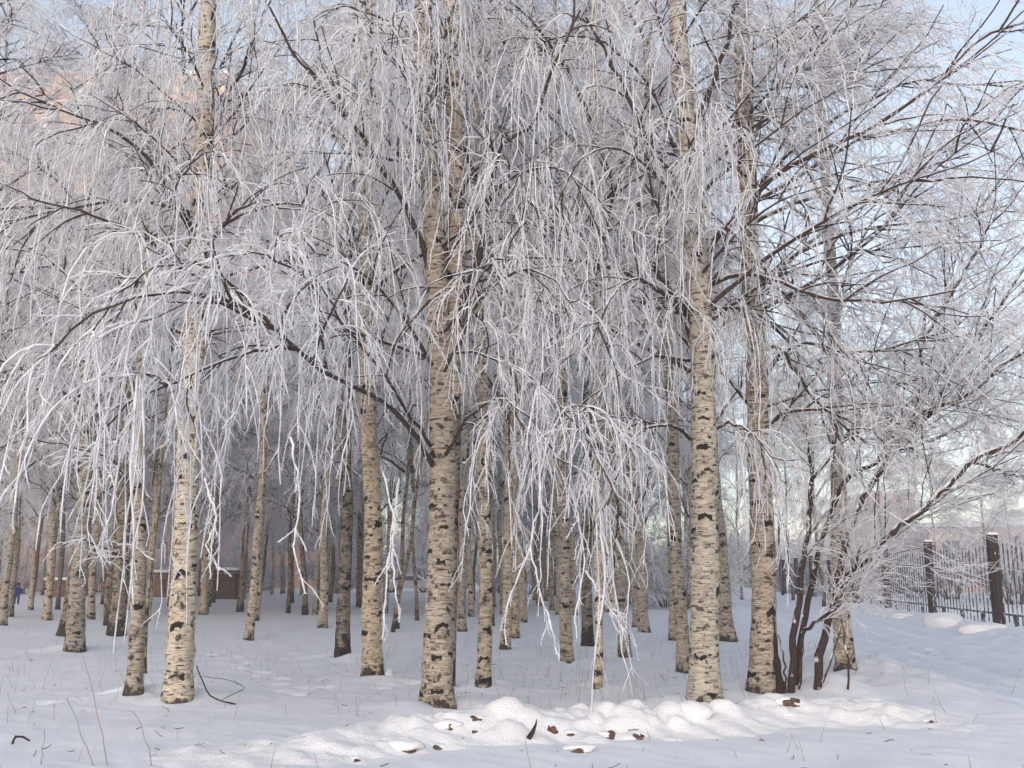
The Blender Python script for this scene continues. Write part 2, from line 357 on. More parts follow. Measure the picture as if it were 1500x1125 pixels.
def foliage(r, limbs, lr, LB, TB, sub=8, sub_len=1.3, hang=5, hang_len=1.1, side=4, side_len=.3, grav=2.2, subgrav=.35, fr=.011, up=.1, lo=.2, sides=4, K=10, floor=None, spur=0):
    """Adds limbs and their branchlets to LB, frosted hanging strands and side twigs to TB. limbs (N,K,3), lr (N,K)."""
    LB.tubes(limbs, lr, 5)
    p, t, s, i = pick(r, limbs, sub, lo, .97)
    LL = np.linalg.norm(np.diff(limbs, axis=1), axis=2).sum(1)
    D = t * .75 + perp(r, t) * .65; D[:, 2] += up
    L = sub_len * (1.15 - .6 * s) * r.uniform(.5, 1.3, len(s)) * np.clip(LL[i] / 3, .5, 1.3)
    S = grow(r, p, D, L, 8, subgrav, .11)
    r0 = np.minimum(.016, lr[i, 0] * .45)
    LB.tubes(S, np.maximum(r0[:, None] * np.linspace(1, .45, 8), .0075), sides)
    tips = nrm(limbs[:, -1] - limbs[:, -2]); 
    def strands(P, n, lo_, scale):
        p, t, s, i = pick(r, P, n, lo_, 1.0)
        D = t * .55 + perp(r, t) * .55; D[:, 2] -= .16 * grav
        L = hang_len * scale * np.minimum(1.9, .22 + r.gamma(2.0, .36, len(s)))
        if floor is not None: L = np.minimum(L, np.maximum(.2, (p[:, 2] - floor) * .95))
        g = 1.5 * grav * r.uniform(.5, 1.5, len(s))
        H_ = grow(r, p, D, L, K, g, .15, 1.01)
        rad = fr * r.uniform(.75, 1.25, len(s))[:, None] * np.linspace(1.1, .75, K) * r.uniform(.65, 1.35, (len(s), K)); rad[:, -1] *= .6
        TB.tubes(H_, rad, 3)
        if side:
            p2, t2, s2, i2 = pick(r, H_, side, .08, .95)
            D2 = t2 * .9 + perp(r, t2) * .52
            L2 = side_len * r.uniform(.35, 1.5, len(s2))
            Q = grow(r, p2, D2, L2, 5, g[i2] * .6, .15, 1.01)
            rad2 = fr * .66 * r.uniform(.7, 1.2, len(s2))[:, None] * np.linspace(1, .7, 5) * r.uniform(.8, 1.2, (len(s2), 5)); rad2[:, -1] *= .6
            TB.tubes(Q, rad2, 3)
        if spur:
            for A, m_, ln in ((H_, spur, .05), (Q, max(1, spur // 3), .035)):
                p3, t3, s3, i3 = pick(r, A, m_, .03, 1.0)
                D3 = t3 * .6 + perp(r, t3) * .9; n3 = nrm(D3) * (ln * r.uniform(.4, 1.3, len(s3)))[:, None]
                TB.tubes(np.stack([p3, p3 + n3], 1), np.stack([np.full(len(s3), fr * .42), np.full(len(s3), fr * .12)], 1), 3)
    strands(limbs, max(2, hang), .35, .8)
    strands(S, hang, .1, 1.0)

def auto_limbs(r, n, z0, z1, length, az0=0, az1=360, el=(25, 60), grav=.22, r0=.04, K=12, low_len=1.0):
    z = np.sort(r.uniform(z0, z1, n)); u = (z - z0) / max(.1, z1 - z0)
    az = (np.arange(n) * 137.5 + r.uniform(-25, 25, n)) % 360
    az = np.radians(az0 + (az1 - az0) * az / 360); e = np.radians(r.uniform(*el, n))
    D = np.stack([np.cos(az) * np.cos(e), np.sin(az) * np.cos(e), np.sin(e)], 1)
    L = length * (low_len + (1 - low_len) * np.minimum(1, u * 3)) * (1.1 - .7 * u) * r.uniform(.7, 1.25, n)
    P0 = np.stack([0 * z, 0 * z, z], 1)
    P = grow(r, P0, D, L, K, grav * r.uniform(.6, 1.5, n), .07)
    rad = (r0 * np.clip(L / length, .5, 1.2))[:, None] * np.linspace(1, .22, K) ** 1.1
    return P, rad

def trunk_buf(r, H, r0, sides=14, flare=.35, wob=.03, path=None, z0=-.25):
    """Straight-ish trunk in local coordinates, base at z0."""
    n = int(H / .16); z = np.concatenate([np.linspace(z0, 1.2, 14), np.linspace(1.2, H, n)[1:]])
    ph = r.uniform(0, 6.28, 4)
    x = wob * (np.sin(z * .7 + ph[0]) - math.sin(ph[0])) + wob * .4 * np.sin(z * 2.1 + ph[1]); y = wob * np.sin(z * .8 + ph[2])
    if path is not None:
        x = x + np.interp(z, path[:, 2], path[:, 0]); y = y + np.interp(z, path[:, 2], path[:, 1])
    q = np.clip(z / H, 0, 1)
    rad = r0 * (1 - .88 * q ** 1.15) * (1 + flare * np.exp(-np.clip(z, 0, 9) / .22)) * (1 + .035 * r.normal(0, 1, len(z)) + .03 * np.sin(z * 5 + ph[3]))
    B = Buf(); B.tubes(np.stack([x, y, z], 1)[None], rad[None], sides, lobes=.05)
    return B

# shared crowns for the wood: (limbs mesh, twigs mesh)
CROWNS = []
for k, (n, z0, z1, ln, hang) in enumerate(((24, 3.9, 14.2, 2.8, 4), (22, 4.2, 14, 2.5, 4), (26, 3.6, 14.5, 3.0, 4), (20, 4.8, 14.2, 2.4, 4))):
    r = np.random.default_rng(100 + k); LB, TB = Buf(), Buf()
    P, rad = auto_limbs(r, n, z0, z1, ln, grav=.28)
    foliage(r, P, rad, LB, TB, sub=9, sub_len=1.2, hang=hang, hang_len=.85, side=5, side_len=.3, grav=1.6, fr=.0066)
    CROWNS.append((LB.mesh('crown', M_LIMB), TB.mesh('frosted_twigs', M_FROST_DIM)))
FAR_CROWNS = []
for k in range(3):
    r = np.random.default_rng(200 + k); LB, TB = Buf(), Buf()
    P, rad = auto_limbs(r, 24, 2.6, 15.5, 2.8, grav=.2, K=8)
    foliage(r, P, rad, LB, TB, sub=8, sub_len=1.4, hang=6, hang_len=1.0, side=3, side_len=.4, grav=1.0, fr=.0092, sides=3, K=6)
    FAR_CROWNS.append((LB.mesh('crown', M_LIMB), TB.mesh('frosted_twigs', M_FROST_DIM)))

G_WOOD = 'birches standing in the snowy wood'
def birch(px, py, wpx, label, lean=0.0, crown=0, m=None, H=15.0, Y=None, zs=1.0, cs=1.0, name='birch_tree', group=G_WOOD, crownset=None, flare=.3):
    p = on_ground(px, py) if Y is None else np.array([at(px, 850, Y)[0], Y, 0])
    if Y is not None: p[2] = float(ground_h(p[0], p[1]))
    D = math.hypot(p[1], 0); r0 = wpx / F * D / 2 / (1 + flare * .3)
    t = thing(name, label, 'tree', tuple(p), 0, group); t.rotation_euler = (0, math.atan(lean), 0)
    r = np.random.default_rng(int(px * 13 + py * 7) % 100000)
    trunk_buf(r, H * zs, r0, 14 if D < 25 else 9, flare=flare, wob=.035 if D < 25 else .06).build('trunk', m or M_BIRCH, t)
    cset = crownset or CROWNS
    rz = r.uniform(0, 6.28)
    for nm, me in zip(('crown', 'frosted_twigs'), cset[crown % len(cset)]):
        o = link(bpy.data.objects.new(nm, me), t); o.rotation_euler = (0, 0, rz); o.scale = (cs, cs, zs)
    return t

# traced trees of the middle wood: base x, base y, width (photo px), lean, crown, bark, label
DK, PL = M_BIRCH_DARK, M_BIRCH_PALE
TREES = [
 (2, 916, 12, 0, 0, None, 'birch cut by the edge of the picture, left of all other trunks'),
 (12, 903, 12, .03, 1, None, 'slim birch with a reddish foot beside the child in blue'),
 (70, 909, 13, -.01, 2, None, 'straight grey birch, first one right of the slim orange trunk'),
 (83, 893, 7, 0, 3, DK, 'thin dark trunk half hidden behind a straight grey birch near the left edge'),
 (93, 931, 18, .06, 0, DK, 'dark leaning birch tucked behind a pale forked birch with a ringed foot'),
 (111, 952, 27, -.05, 2, None, 'pale birch with many black rings and a split foot before a dark leaning one'),
 (156, 916, 11, 0, 1, DK, 'slim brown trunk just left of the stout dark brown one'),
 (171, 931, 25, -.01, 3, DK, 'stout dark brown birch between the ringed birch and the crooked one'),
 (300, 897, 12, 0, 1, None, 'slim birch standing just right of the large pale left birch'),
 (311, 883, 9, 0, 2, DK, 'thin distant birch in front of the hut with a snowy roof, its left side'),
 (352, 896, 10, 0, 0, DK, 'slim birch just right of the hut with a snowy roof'),
 (365, 938, 14, .02, 3, None, 'slim tan birch alone in the open snow right of the large pale left birch'),
 (250, 888, 7, 0, 1, DK, 'thin dark trunk half hidden behind the left edge of the large pale left birch'),
 (447, 901, 9, -.12, 2, DK, 'short leaning dark birch left of the twin slim birches'),
 (473, 920, 14, .01, 0, None, 'slim birch with black rings, left neighbour of the birch with a black foot'),
 (502, 962, 22, -.01, 1, DK, 'birch with a long black corky foot, left of the stout tan birch'),
 (527, 889, 10, 0, 3, DK, 'dark birch half hidden behind the left side of the stout tan birch'),
 (545, 989, 31, -.035, 2, None, 'stout tan birch with a red brown foot and a snowy root beside it'),
 (562, 898, 10, .05, 0, None, 'slim birch rising in front of the white car, left of its wheel'),
 (583, 921, 7, .02, 1, DK, 'thin dark pole of a birch before the white car, the taller of two'),
 (575, 926, 6, .16, 3, DK, 'thin leaning dark sapling trunk before the white car'),
 (612, 909, 6, -.06, 2, DK, 'very thin dark trunk between the white car and the big forked birch'),
 (660, 1006, 11, 0, 3, DK, 'thin black trunk pressed behind the right side of the big forked birch'),
 (678, 925, 13, 0, 0, None, 'slim birch seen between the big forked birch and the straight ringed one'),
 (690, 903, 9, 0, 1, None, 'distant slim birch peeping out left of the straight ringed birch'),
 (709, 1004, 22, -.015, 1, None, 'straight birch with a ladder of black chevrons, right neighbour of the big forked birch'),
 (721, 917, 8, 0, 2, DK, 'thin trunk half hidden behind the right side of the birch with a ladder of chevrons'),
 (740, 951, 16, .03, 2, None, 'brown footed birch with a frosted twig hanging before its foot'),
 (754, 933, 14, 0, 3, None, 'birch close behind the brown footed birch with the hanging frosted twig'),
 (791, 887, 12, 0, 0, None, 'distant birch in the gap between two close pairs of trunks near the middle'),
 (832, 973, 19, -.005, 3, None, 'straight birch with an orange brown foot near the middle of the wood'),
 (819, 900, 11, 0, 1, None, 'distant birch just left of the one with an orange brown foot'),
 (860, 946, 18, 0, 0, DK, 'dark rough birch between the orange brown footed birch and the slim front one'),
 (875, 1008, 13, .01, 2, None, 'slim pale front birch with no dark foot, between two stouter ones'),
 (895, 896, 14, 0, 3, None, 'distant birch right behind the slim pale front birch'),
 (915, 961, 18, -.03, 1, None, 'birch with a red brown patch on its trunk and foot, left of a paler pair'),
 (931, 918, 10, 0, 2, None, 'slim left one of a pale pair beside the open view of the road'),
 (944, 926, 16, -.03, 0, None, 'stouter right one of a pale pair beside the open view of the road'),
 (986, 938, 11, 0, 1, None, 'slim birch at the right border of the open view of the road'),
 (1001, 983, 21, -.03, 3, None, 'ringed birch half hidden behind the left side of the big white right birch'),
 (1067, 939, 23, -.03, 2, None, 'birch with a brown corky foot between the big white birch and the split one'),
 (1236, 978, 28, .02, 2, None, 'pale birch rising behind the red brown shrub'),
]
for k, (px, py, wd, ln, cr, m, lab) in enumerate(TREES):
    near = py > 935
    birch(px, py, wd, lab, ln, cr, m, zs=1 + .12 * math.sin(k * 2.3), cs=1.0 + .1 * math.sin(k * 1.7))
M_SUN_TINT = birch_mat('sun_tinted_bark', (.50, .27, .14), (.36, .18, .09), amount=-.1)  # warm sunlight on one slim trunk, put into the bark colour
birch(46, 893, 6, 'slim trunk with orange sunlight painted into its bark beside the child in blue', 0, 3, M_SUN_TINT)

# ------------------------------------------------------------------ the front trees
def pxpath(pts, n=14, jit=0.0, seed=0):
    """Resampled path through (px, py, depth) points."""
    q = np.array([at(*p) for p in pts]); s = np.concatenate([[0], np.cumsum(np.linalg.norm(np.diff(q, axis=0), axis=1))]); u = np.linspace(0, s[-1], n)
    o = np.stack([np.interp(u, s, q[:, k]) for k in range(3)], 1)
    o[1:-1] = o[1:-1] * .6 + (o[:-2] + o[2:]) * .2
    if jit: o[1:-1] += np.random.default_rng(seed).normal(0, jit, (n - 2, 3))
    return o
class Front:
    """A traced birch: trunk along a pixel path, its own limbs and twigs."""
    def __init__(s, path, Y, wpx, label, m=None, H=21, flare=.35, seed=1, group='large birches along the front edge of the wood', name='birch_tree'):
        s.r = np.random.default_rng(seed)
        base = on_ground(*path[0]); s.Y = base[1]; s.base = base
        s.t = thing(name, label, 'tree', tuple(base), 0, group)
        q = np.array([at(px, py, s.Y) for px, py in path]); q -= base; q[0, 2] = -.3
        d = q[-1] - q[-2]; q = np.vstack([q, q[-1] + d / d[2] * max(.1, H - q[-1, 2])])
        s.path = q; r0 = wpx / F * s.Y / 2 / (1 + flare * .35)
        s.r0 = r0; trunk_buf(s.r, H, r0, 20, flare, .015, q).build('trunk', m or M_BIRCH, s.t)
        s.LB, s.TB = Buf(), Buf()
    def axis(s, z): return np.stack([np.interp(z, s.path[:, 2], s.path[:, 0]), np.interp(z, s.path[:, 2], s.path[:, 1]), z], -1)
    def limb(s, pts, r0, r1=.008, n=14, jit=.015, **kw):
        P = (pxpath(pts, n, jit, len(pts) * 7 + int(pts[0][0])) - s.base)[None]
        foliage(s.r, P, (r0 + (r1 - r0) * np.linspace(0, 1, n) ** .8)[None], s.LB, s.TB, **kw)
    def auto(s, n, z0, z1, ln, az0, az1, el=(15, 55), lg=.25, r0=.035, **kw):
        P, rad = auto_limbs(s.r, n, z0, z1, ln, az0, az1, el, lg, r0)
        P = P + np.stack([s.axis(z) - np.array([0, 0, z]) for z in P[:, 0, 2]])[:, None, :]
        foliage(s.r, P, rad, s.LB, s.TB, **kw)
    def done(s, m=None):
        s.LB.build('crown', m or M_LIMB, s.t); s.TB.build('frosted_twigs', M_FROST, s.t)

# big forked birch, middle
Y0 = on_ground(641, 1035)[1]
f = Front([(641, 1036), (640, 960), (644, 850), (645, 700), (643, 560), (640, 420), (630, 250), (622, 90), (617, -60)], Y0, 47, 'big forked birch standing behind the snow bank, its trunk slightly bowed', seed=31)
weep = dict(sub=7, sub_len=1.1, subgrav=.75, up=0, hang=3, hang_len=1.12, side=5, side_len=.32, grav=2.8, fr=.008, spur=12)
f.auto(5, 5.2, 9.4, 1.9, 235, 305, (10, 50), .3, .022, **weep)
for pts in ([(642, 560, Y0), (700, 440, Y0 - .9), (760, 390, Y0 - 1.6), (810, 400, Y0 - 2.1), (850, 460, Y0 - 2.4)],
            [(640, 420, Y0), (700, 300, Y0 - .6), (770, 240, Y0 - 1.2), (840, 250, Y0 - 1.6), (890, 310, Y0 - 1.9)],
            [(645, 680, Y0), (690, 600, Y0 - .9), (740, 580, Y0 - 1.6), (790, 620, Y0 - 2.0), (820, 690, Y0 - 2.2)]):
    f.limb(pts, .026, .009, **{**weep, 'hang': 3, 'hang_len': 1.05})
stem = (pxpath([(645, 690, Y0), (655, 600, Y0 + .02), (664, 480, Y0 + .05), (672, 350, Y0 + .1), (668, 250, Y0 + .1), (664, 100, Y0 + .1), (658, -40, Y0 + .1), (650, -300, Y0 + .1)], 40, .01, 3) - f.base)
sb = Buf(); sb.tubes(stem[None], np.linspace(.135, .07, 40)[None], 14, lobes=.05); sb.build('second_stem', M_BIRCH, f.t)
# the long limb that droops towards the camera on the left
f.limb([(640, 690, Y0), (610, 640, Y0 - .6), (565, 587, Y0 - 1.4), (480, 550, Y0 - 2.3), (430, 508, Y0 - 2.8), (395, 478, Y0 - 3.1), (340, 447, Y0 - 3.5), (280, 428, Y0 - 3.9)], .040, .013, sub=9, sub_len=1.0, hang=5, hang_len=1.3, side=4, side_len=.38, grav=2.4, fr=.0088, spur=14, lo=.3, floor=-.4)
f.limb([(395, 480, Y0 - 3.1), (340, 440, Y0 - 3.5), (290, 425, Y0 - 3.9), (235, 425, Y0 - 4.1), (180, 435, Y0 - 4.2), (110, 480, Y0 - 4.3), (55, 530, Y0 - 4.3)], .02, .009, sub=6, sub_len=.75, hang=4, hang_len=1.2, side=4, side_len=.3, grav=2.2, fr=.0088, spur=14, lo=.15)
f.limb([(400, 480, Y0 - 3.1), (335, 415, Y0 - 3.4), (285, 378, Y0 - 3.7), (225, 388, Y0 - 4.0), (170, 430, Y0 - 4.1)], .02, .009, sub=6, sub_len=.75, hang=4, hang_len=1.15, side=4, side_len=.3, grav=2.2, fr=.0088, spur=14, lo=.15)
f.limb([(430, 508, Y0 - 2.8), (350, 520, Y0 - 3.3), (270, 555, Y0 - 3.7), (200, 580, Y0 - 4.0), (140, 640, Y0 - 4.1)], .02, .009, sub=6, sub_len=.75, hang=4, hang_len=1.15, side=4, side_len=.3, grav=2.4, fr=.0088, spur=14, lo=.15)
f.limb([(480, 550, Y0 - 2.3), (470, 440, Y0 - 2.6), (440, 395, Y0 - 2.9), (380, 370, Y0 - 3.3), (330, 375, Y0 - 3.6)], .018, .009, sub=8, sub_len=.7, hang=5, hang_len=1.0, side=4, side_len=.3, grav=2.4, fr=.0088, spur=14, lo=.15)
# dark rising limbs
f.limb([(640, 420, Y0), (607, 330, Y0 - .1), (580, 275, Y0 - .3), (553, 232, Y0 - .5), (505, 168, Y0 - .8), (470, 130, Y0 - 1.0), (430, 80, Y0 - 1.2), (395, 10, Y0 - 1.4)], .045, .014, **weep)
f.limb([(580, 275, Y0 - .3), (540, 215, Y0 - .2), (500, 150, Y0), (475, 100, Y0 + .3), (460, 30, Y0 + .5)], .03, .012, **weep)
f.limb([(660, 500, Y0), (676, 455, Y0 - .15), (694, 405, Y0 - .3), (708, 345, Y0 - .4), (718, 285, Y0 - .5), (729, 236, Y0 - .6), (736, 205, Y0 - .7), (765, 193, Y0 - .8), (787, 180, Y0 - .9), (793, 140, Y0 - 1.0), (818, 85, Y0 - 1.2), (850, 15, Y0 - 1.4)], .055, .014, n=22, **weep)
f.limb([(668, 300, Y0), (690, 250, Y0 - .4), (728, 232, Y0 - .8), (760, 250, Y0 - 1.4), (790, 320, Y0 - 1.8)], .02, .009, **weep)
f.limb([(655, 520, Y0), (690, 515, Y0 - .8), (740, 528, Y0 - 1.6), (800, 570, Y0 - 2.2), (860, 640, Y0 - 2.6), (900, 720, Y0 - 2.8)], .022, .009, sub=9, sub_len=.8, hang=5, hang_len=.9, side=4, side_len=.3, grav=2.4, fr=.0088, spur=14)
f.limb([(640, 200, Y0), (640, 130, Y0 - .2), (648, 60, Y0 - .3), (668, 0, Y0 - .4), (690, -80, Y0 - .5)], .03, .012, **weep)
f.limb([(635, 660, Y0), (570, 560, Y0 - 1.2), (500, 470, Y0 - 2.0), (440, 440, Y0 - 2.5)], .025, .009, **weep)
for pts in ([(800, 640, 0), (790, 730, 0), (777, 800, .05), (750, 868, .1), (737, 905, .1), (742, 945, .1)], [(777, 800, .05), (790, 858, 0), (805, 908, -.05), (819, 972, -.1)], [(835, 700, .1), (850, 780, .1), (858, 835, .1), (842, 898, .1), (845, 935, .1)],
            [(858, 835, .1), (878, 868, .05), (898, 900, 0), (915, 925, 0)], [(872, 690, 0), (880, 780, 0), (888, 850, 0), (880, 905, 0), (871, 965, 0)], [(585, 700, -.4), (572, 790, -.4), (566, 860, -.4), (560, 935, -.4)], [(560, 690, -.6), (578, 760, -.6), (574, 830, -.6), (585, 900, -.6)],
            [(425, 640, -1.4), (440, 720, -1.4), (430, 800, -1.4), (447, 870, -1.4)], [(300, 700, -1.8), (318, 760, -1.8), (300, 800, -1.8), (322, 835, -1.8)]):
    q = pxpath([(a, c, Y0 - 2.2 + d) for a, c, d in pts], 18, .008, int(pts[0][0])) - f.base
    f.TB.tubes(q[None], (.0085 * np.linspace(1.1, .8, 18) * f.r.uniform(.7, 1.3, 18))[None], 4)
    p2, t2, _, _ = pick(f.r, q[None], 6, .15, .95)
    Q = grow(f.r, p2, t2 * .9 + perp(f.r, t2) * .5, f.r.uniform(.08, .3, len(p2)), 6, 1.2, .15); f.TB.tubes(Q, np.full((len(p2), 6), .0062) * f.r.uniform(.7, 1.3, (len(p2), 6)), 3)
    for A, n_ in ((q[None], 70), (Q, 8)):
        p3, t3, _, _ = pick(f.r, A, n_, .02, 1.0); n3 = nrm(t3 * .6 + perp(f.r, t3) * .9) * f.r.uniform(.015, .05, len(p3))[:, None]
        f.TB.tubes(np.stack([p3, p3 + n3], 1), np.stack([np.full(len(p3), .0035), np.full(len(p3), .001)], 1), 3)
f.auto(4, 3.6, 8.8, 3.0, 180, 235, (5, 45), .33, .028, **weep); f.auto(4, 3.6, 8.8, 3.0, 305, 360, (5, 45), .33, .028, **weep)
f.auto(7, 4.2, 9.5, 2.8, 0, 180, (15, 50), .3, .028, **weep)
f.done()

# big white birch, right of the middle
Y1 = on_ground(1033, 1030)[1]
f = Front([(1033, 1031), (1032, 950), (1031, 850), (1030, 700), (1026, 560), (1021, 430), (1010, 280), (997, 120), (990, -50)], Y1, 47, 'big white birch beside the round snow lump, scarred black higher up', M_BIRCH_PALE, seed=47)
spread = dict(sub=9, sub_len=1.3, hang=6, hang_len=.75, side=4, side_len=.3, grav=.5, subgrav=.1, fr=.0066, up=.05, spur=6)
f.limb([(1026, 495, Y1), (1003, 450, Y1 - .2), (985, 430, Y1 - .3), (963, 402, Y1 - .4), (956, 372, Y1 - .5), (969, 340, Y1 - .5), (962, 305, Y1 - .6), (945, 270, Y1 - .7)], .05, .012, **weep)
f.limb([(1022, 468, Y1), (985, 455, Y1 - .1), (955, 447, Y1 - .2), (930, 440, Y1 - .3)], .035, .02, sub=3, sub_len=.5, hang=2, hang_len=.4, side=2, side_len=.2, grav=1, fr=.01)
f.limb([(1014, 310, Y1), (986, 265, Y1 - .2), (952, 217, Y1 - .5), (932, 172, Y1 - .7), (906, 112, Y1 - .9), (885, 70, Y1 - 1.1), (858, 25, Y1 - 1.2)], .042, .013, **weep)
f.limb([(1020, 385, Y1), (1050, 345, Y1 - .1), (1090, 305, Y1 - .3), (1130, 262, Y1 - .5), (1155, 243, Y1 - .6), (1210, 215, Y1 - .8), (1262, 197, Y1 - .9), (1310, 165, Y1 - 1.0), (1352, 135, Y1 - 1.1), (1388, 108, Y1 - 1.2), (1405, 85, Y1 - 1.2), (1440, 52, Y1 - 1.3), (1510, 30, Y1 - 1.4)], .05, .014, n=22, **{**spread, 'sub': 16})
f.limb([(1010, 270, Y1), (1050, 232, Y1 + .1), (1095, 190, Y1 + .2), (1125, 172, Y1 + .2), (1190, 160, Y1 + .3), (1250, 105, Y1 + .3), (1335, 35, Y1 + .3)], .035, .012, **spread)
f.limb([(1008, 200, Y1), (1048, 112, Y1 - .2), (1070, 45, Y1 - .3), (1088, -30, Y1 - .3)], .05, .02, **weep)
f.limb([(1022, 430, Y1), (1075, 395, Y1 - .4), (1130, 408, Y1 - .7), (1165, 424, Y1 - .9), (1230, 440, Y1 - 1.1), (1295, 445, Y1 - 1.3), (1400, 425, Y1 - 1.6)], .04, .012, **spread)
f.limb([(1030, 660, Y1), (985, 620, Y1 - .9), (940, 625, Y1 - 1.6), (905, 680, Y1 - 2.1), (890, 740, Y1 - 2.3)], .03, .01, **weep)
f.auto(4, 5.0, 9.2, 1.8, 240, 300, (10, 50), .3, .022, **weep)
for pts in ([(1016, 330, Y1), (960, 250, Y1 - .8), (900, 210, Y1 - 1.4), (850, 230, Y1 - 1.8), (815, 300, Y1 - 2.0)],
            [(1024, 520, Y1), (980, 430, Y1 - .9), (930, 400, Y1 - 1.5), (890, 440, Y1 - 1.9), (860, 520, Y1 - 2.1)],
            [(1012, 280, Y1), (950, 120, Y1 - .5), (890, 60, Y1 - .9), (820, 50, Y1 - 1.2), (760, 90, Y1 - 1.5)]):
    f.limb(pts, .026, .009, **{**weep, 'hang': 3, 'hang_len': 1.05})
f.limb([(1030, 640, Y1), (1070, 615, Y1 - .4), (1110, 640, Y1 - .8), (1140, 690, Y1 - 1.1)], .025, .009, **weep)
f.limb([(1024, 530, Y1), (960, 520, Y1 - 1.0), (890, 560, Y1 - 1.7), (840, 640, Y1 - 2.1)], .028, .009, **weep)
f.auto(4, 3.7, 9.0, 2.8, 180, 240, (5, 45), .33, .028, **weep); f.auto(3, 3.9, 9.0, 2.6, 300, 350, (5, 45), .33, .028, **weep)
f.auto(11, 4.0, 9.5, 3.2, -60, 120, (10, 45), .15, .03, **spread)
f.done()

# birch with a split foot
Y2 = on_ground(1122, 1012)[1]
f = Front([(1122, 1013), (1119, 950), (1117, 850), (1112, 700), (1108, 560), (1103, 430), (1097, 280), (1089, 120), (1085, -40)], Y2, 44, 'birch with a black split in its flared foot beside the red brown shrub', flare=.55, seed=53)
wb = Buf(); wz = np.linspace(-.15, .98, 16); wa = R(-52)
cx = f.axis(wz); rw = f.r0 * (1 + .55 * np.exp(-np.clip(wz, 0, 9) / .22)) * .93
wp = cx + np.stack([np.cos(wa) * rw, np.sin(wa) * rw, 0 * rw], 1); wb.tubes(wp[None], (np.linspace(.085, .004, 16) * (1 + .25 * np.sin(wz * 23)))[None], 7, lobes=.3)
wb.build('bark_split', M_DARKBARK, f.t)
for pts in ([(1110, 560, Y2), (1140, 515, Y2 - .2), (1185, 500, Y2 - .4), (1240, 520, Y2 - .6), (1310, 510, Y2 - .8), (1400, 480, Y2 - .9)],
            [(1108, 520, Y2), (1140, 500, Y2 - .2), (1165, 545, Y2 - .3), (1195, 590, Y2 - .4), (1250, 620, Y2 - .6), (1320, 620, Y2 - .8)],
            [(1104, 440, Y2), (1150, 380, Y2 + .1), (1210, 350, Y2 + .2), (1290, 330, Y2 + .3), (1380, 325, Y2 + .4), (1480, 300, Y2 + .5)],
            [(1100, 330, Y2), (1150, 300, Y2 + .2), (1220, 280, Y2 + .4), (1300, 265, Y2 + .5), (1420, 225, Y2 + .6)],
            [(1097, 280, Y2), (1200, 185, Y2 + .6), (1330, 115, Y2 + 1.0), (1480, 125, Y2 + 1.3), (1570, 150, Y2 + 1.4)],
            [(1104, 430, Y2), (1250, 300, Y2 + .8), (1400, 205, Y2 + 1.3), (1550, 140, Y2 + 1.6)],
            [(1099, 300, Y2), (1260, 200, Y2 - .3), (1420, 170, Y2 - .5), (1560, 210, Y2 - .6)],
            [(1094, 230, Y2), (1140, 130, Y2), (1200, 60, Y2), (1270, -20, Y2)],
            [(1112, 640, Y2), (1150, 600, Y2 - .5), (1210, 600, Y2 - .9), (1270, 650, Y2 - 1.2)]):
    f.limb(pts, .038, .012, **spread)
f.auto(14, 3.4, 9.5, 3.7, -75, 110, (5, 40), .12, .03, **spread)
f.auto(4, 3.8, 9.0, 2.4, 190, 240, (5, 45), .3, .028, **weep)
f.done()

# large pale birch on the left
Y3 = on_ground(262, 1022)[1]
f = Front([(262, 1023), (266, 950), (273, 800), (280, 650), (287, 500), (293, 350), (299, 200), (304, 60), (308, -40)], Y3, 41, 'large pale left birch with small black marks, a dark fallen branch at its foot', M_BIRCH_PALE, seed=61)
f.auto(4, 4.2, 9.5, 3.2, 170, 235, (10, 50), .3, .03, **weep); f.auto(4, 4.2, 9.5, 3.2, 300, 370, (10, 50), .3, .03, **weep)
f.auto(7, 4.2, 10, 3.0, 0, 180, (15, 50), .3, .03, **weep)
f.auto(8, 4.6, 9.6, 2.2, 230, 310, (10, 55), .3, .024, **weep)
for pts in ([(293, 360, Y3), (262, 300, Y3 - .3), (225, 250, Y3 - .6), (195, 205, Y3 - .8), (150, 180, Y3 - 1.0), (80, 160, Y3 - 1.2), (0, 115, Y3 - 1.4)],
            [(290, 430, Y3), (250, 375, Y3 - .6), (190, 335, Y3 - 1.0), (120, 310, Y3 - 1.4), (40, 290, Y3 - 1.7)],
            [(297, 230, Y3), (330, 150, Y3 - .2), (375, 60, Y3 - .5), (400, -20, Y3 - .7)],
            [(288, 500, Y3), (220, 470, Y3 + .3), (140, 440, Y3 + .7), (70, 380, Y3 + 1.0), (0, 340, Y3 + 1.2)]):
    f.limb(pts, .035, .011, **weep)
f.done()

# crooked birch with a snapped top
Y4 = on_ground(197, 1014)[1]
f = Front([(197, 1015), (201, 950), (205, 850), (206, 780), (203, 722), (206, 640), (209, 560)], Y4, 25, 'crooked birch with snow on its snapped shoulder, beside the large pale left birch', M_BIRCH, H=7.5, flare=.4, seed=71)
for pts in ([(203, 735, Y4), (185, 700, Y4 - .3), (160, 670, Y4 - .6), (110, 655, Y4 - .9), (40, 640, Y4 - 1.1)],
            [(206, 850, Y4), (180, 815, Y4 - .2), (150, 800, Y4 - .4), (120, 790, Y4 - .6)]):
    f.limb(pts, .022, .009, sub=4, sub_len=.6, hang=3, hang_len=.5, side=3, side_len=.2, grav=.8, fr=.009)
f.auto(9, 3.4, 7, 2.2, 0, 360, (10, 50), .25, .02, **weep)
f.done()
birch(212, 986, 6, 'thin black stem close behind the crooked birch with a snapped shoulder', 0, 1, DK, H=12)

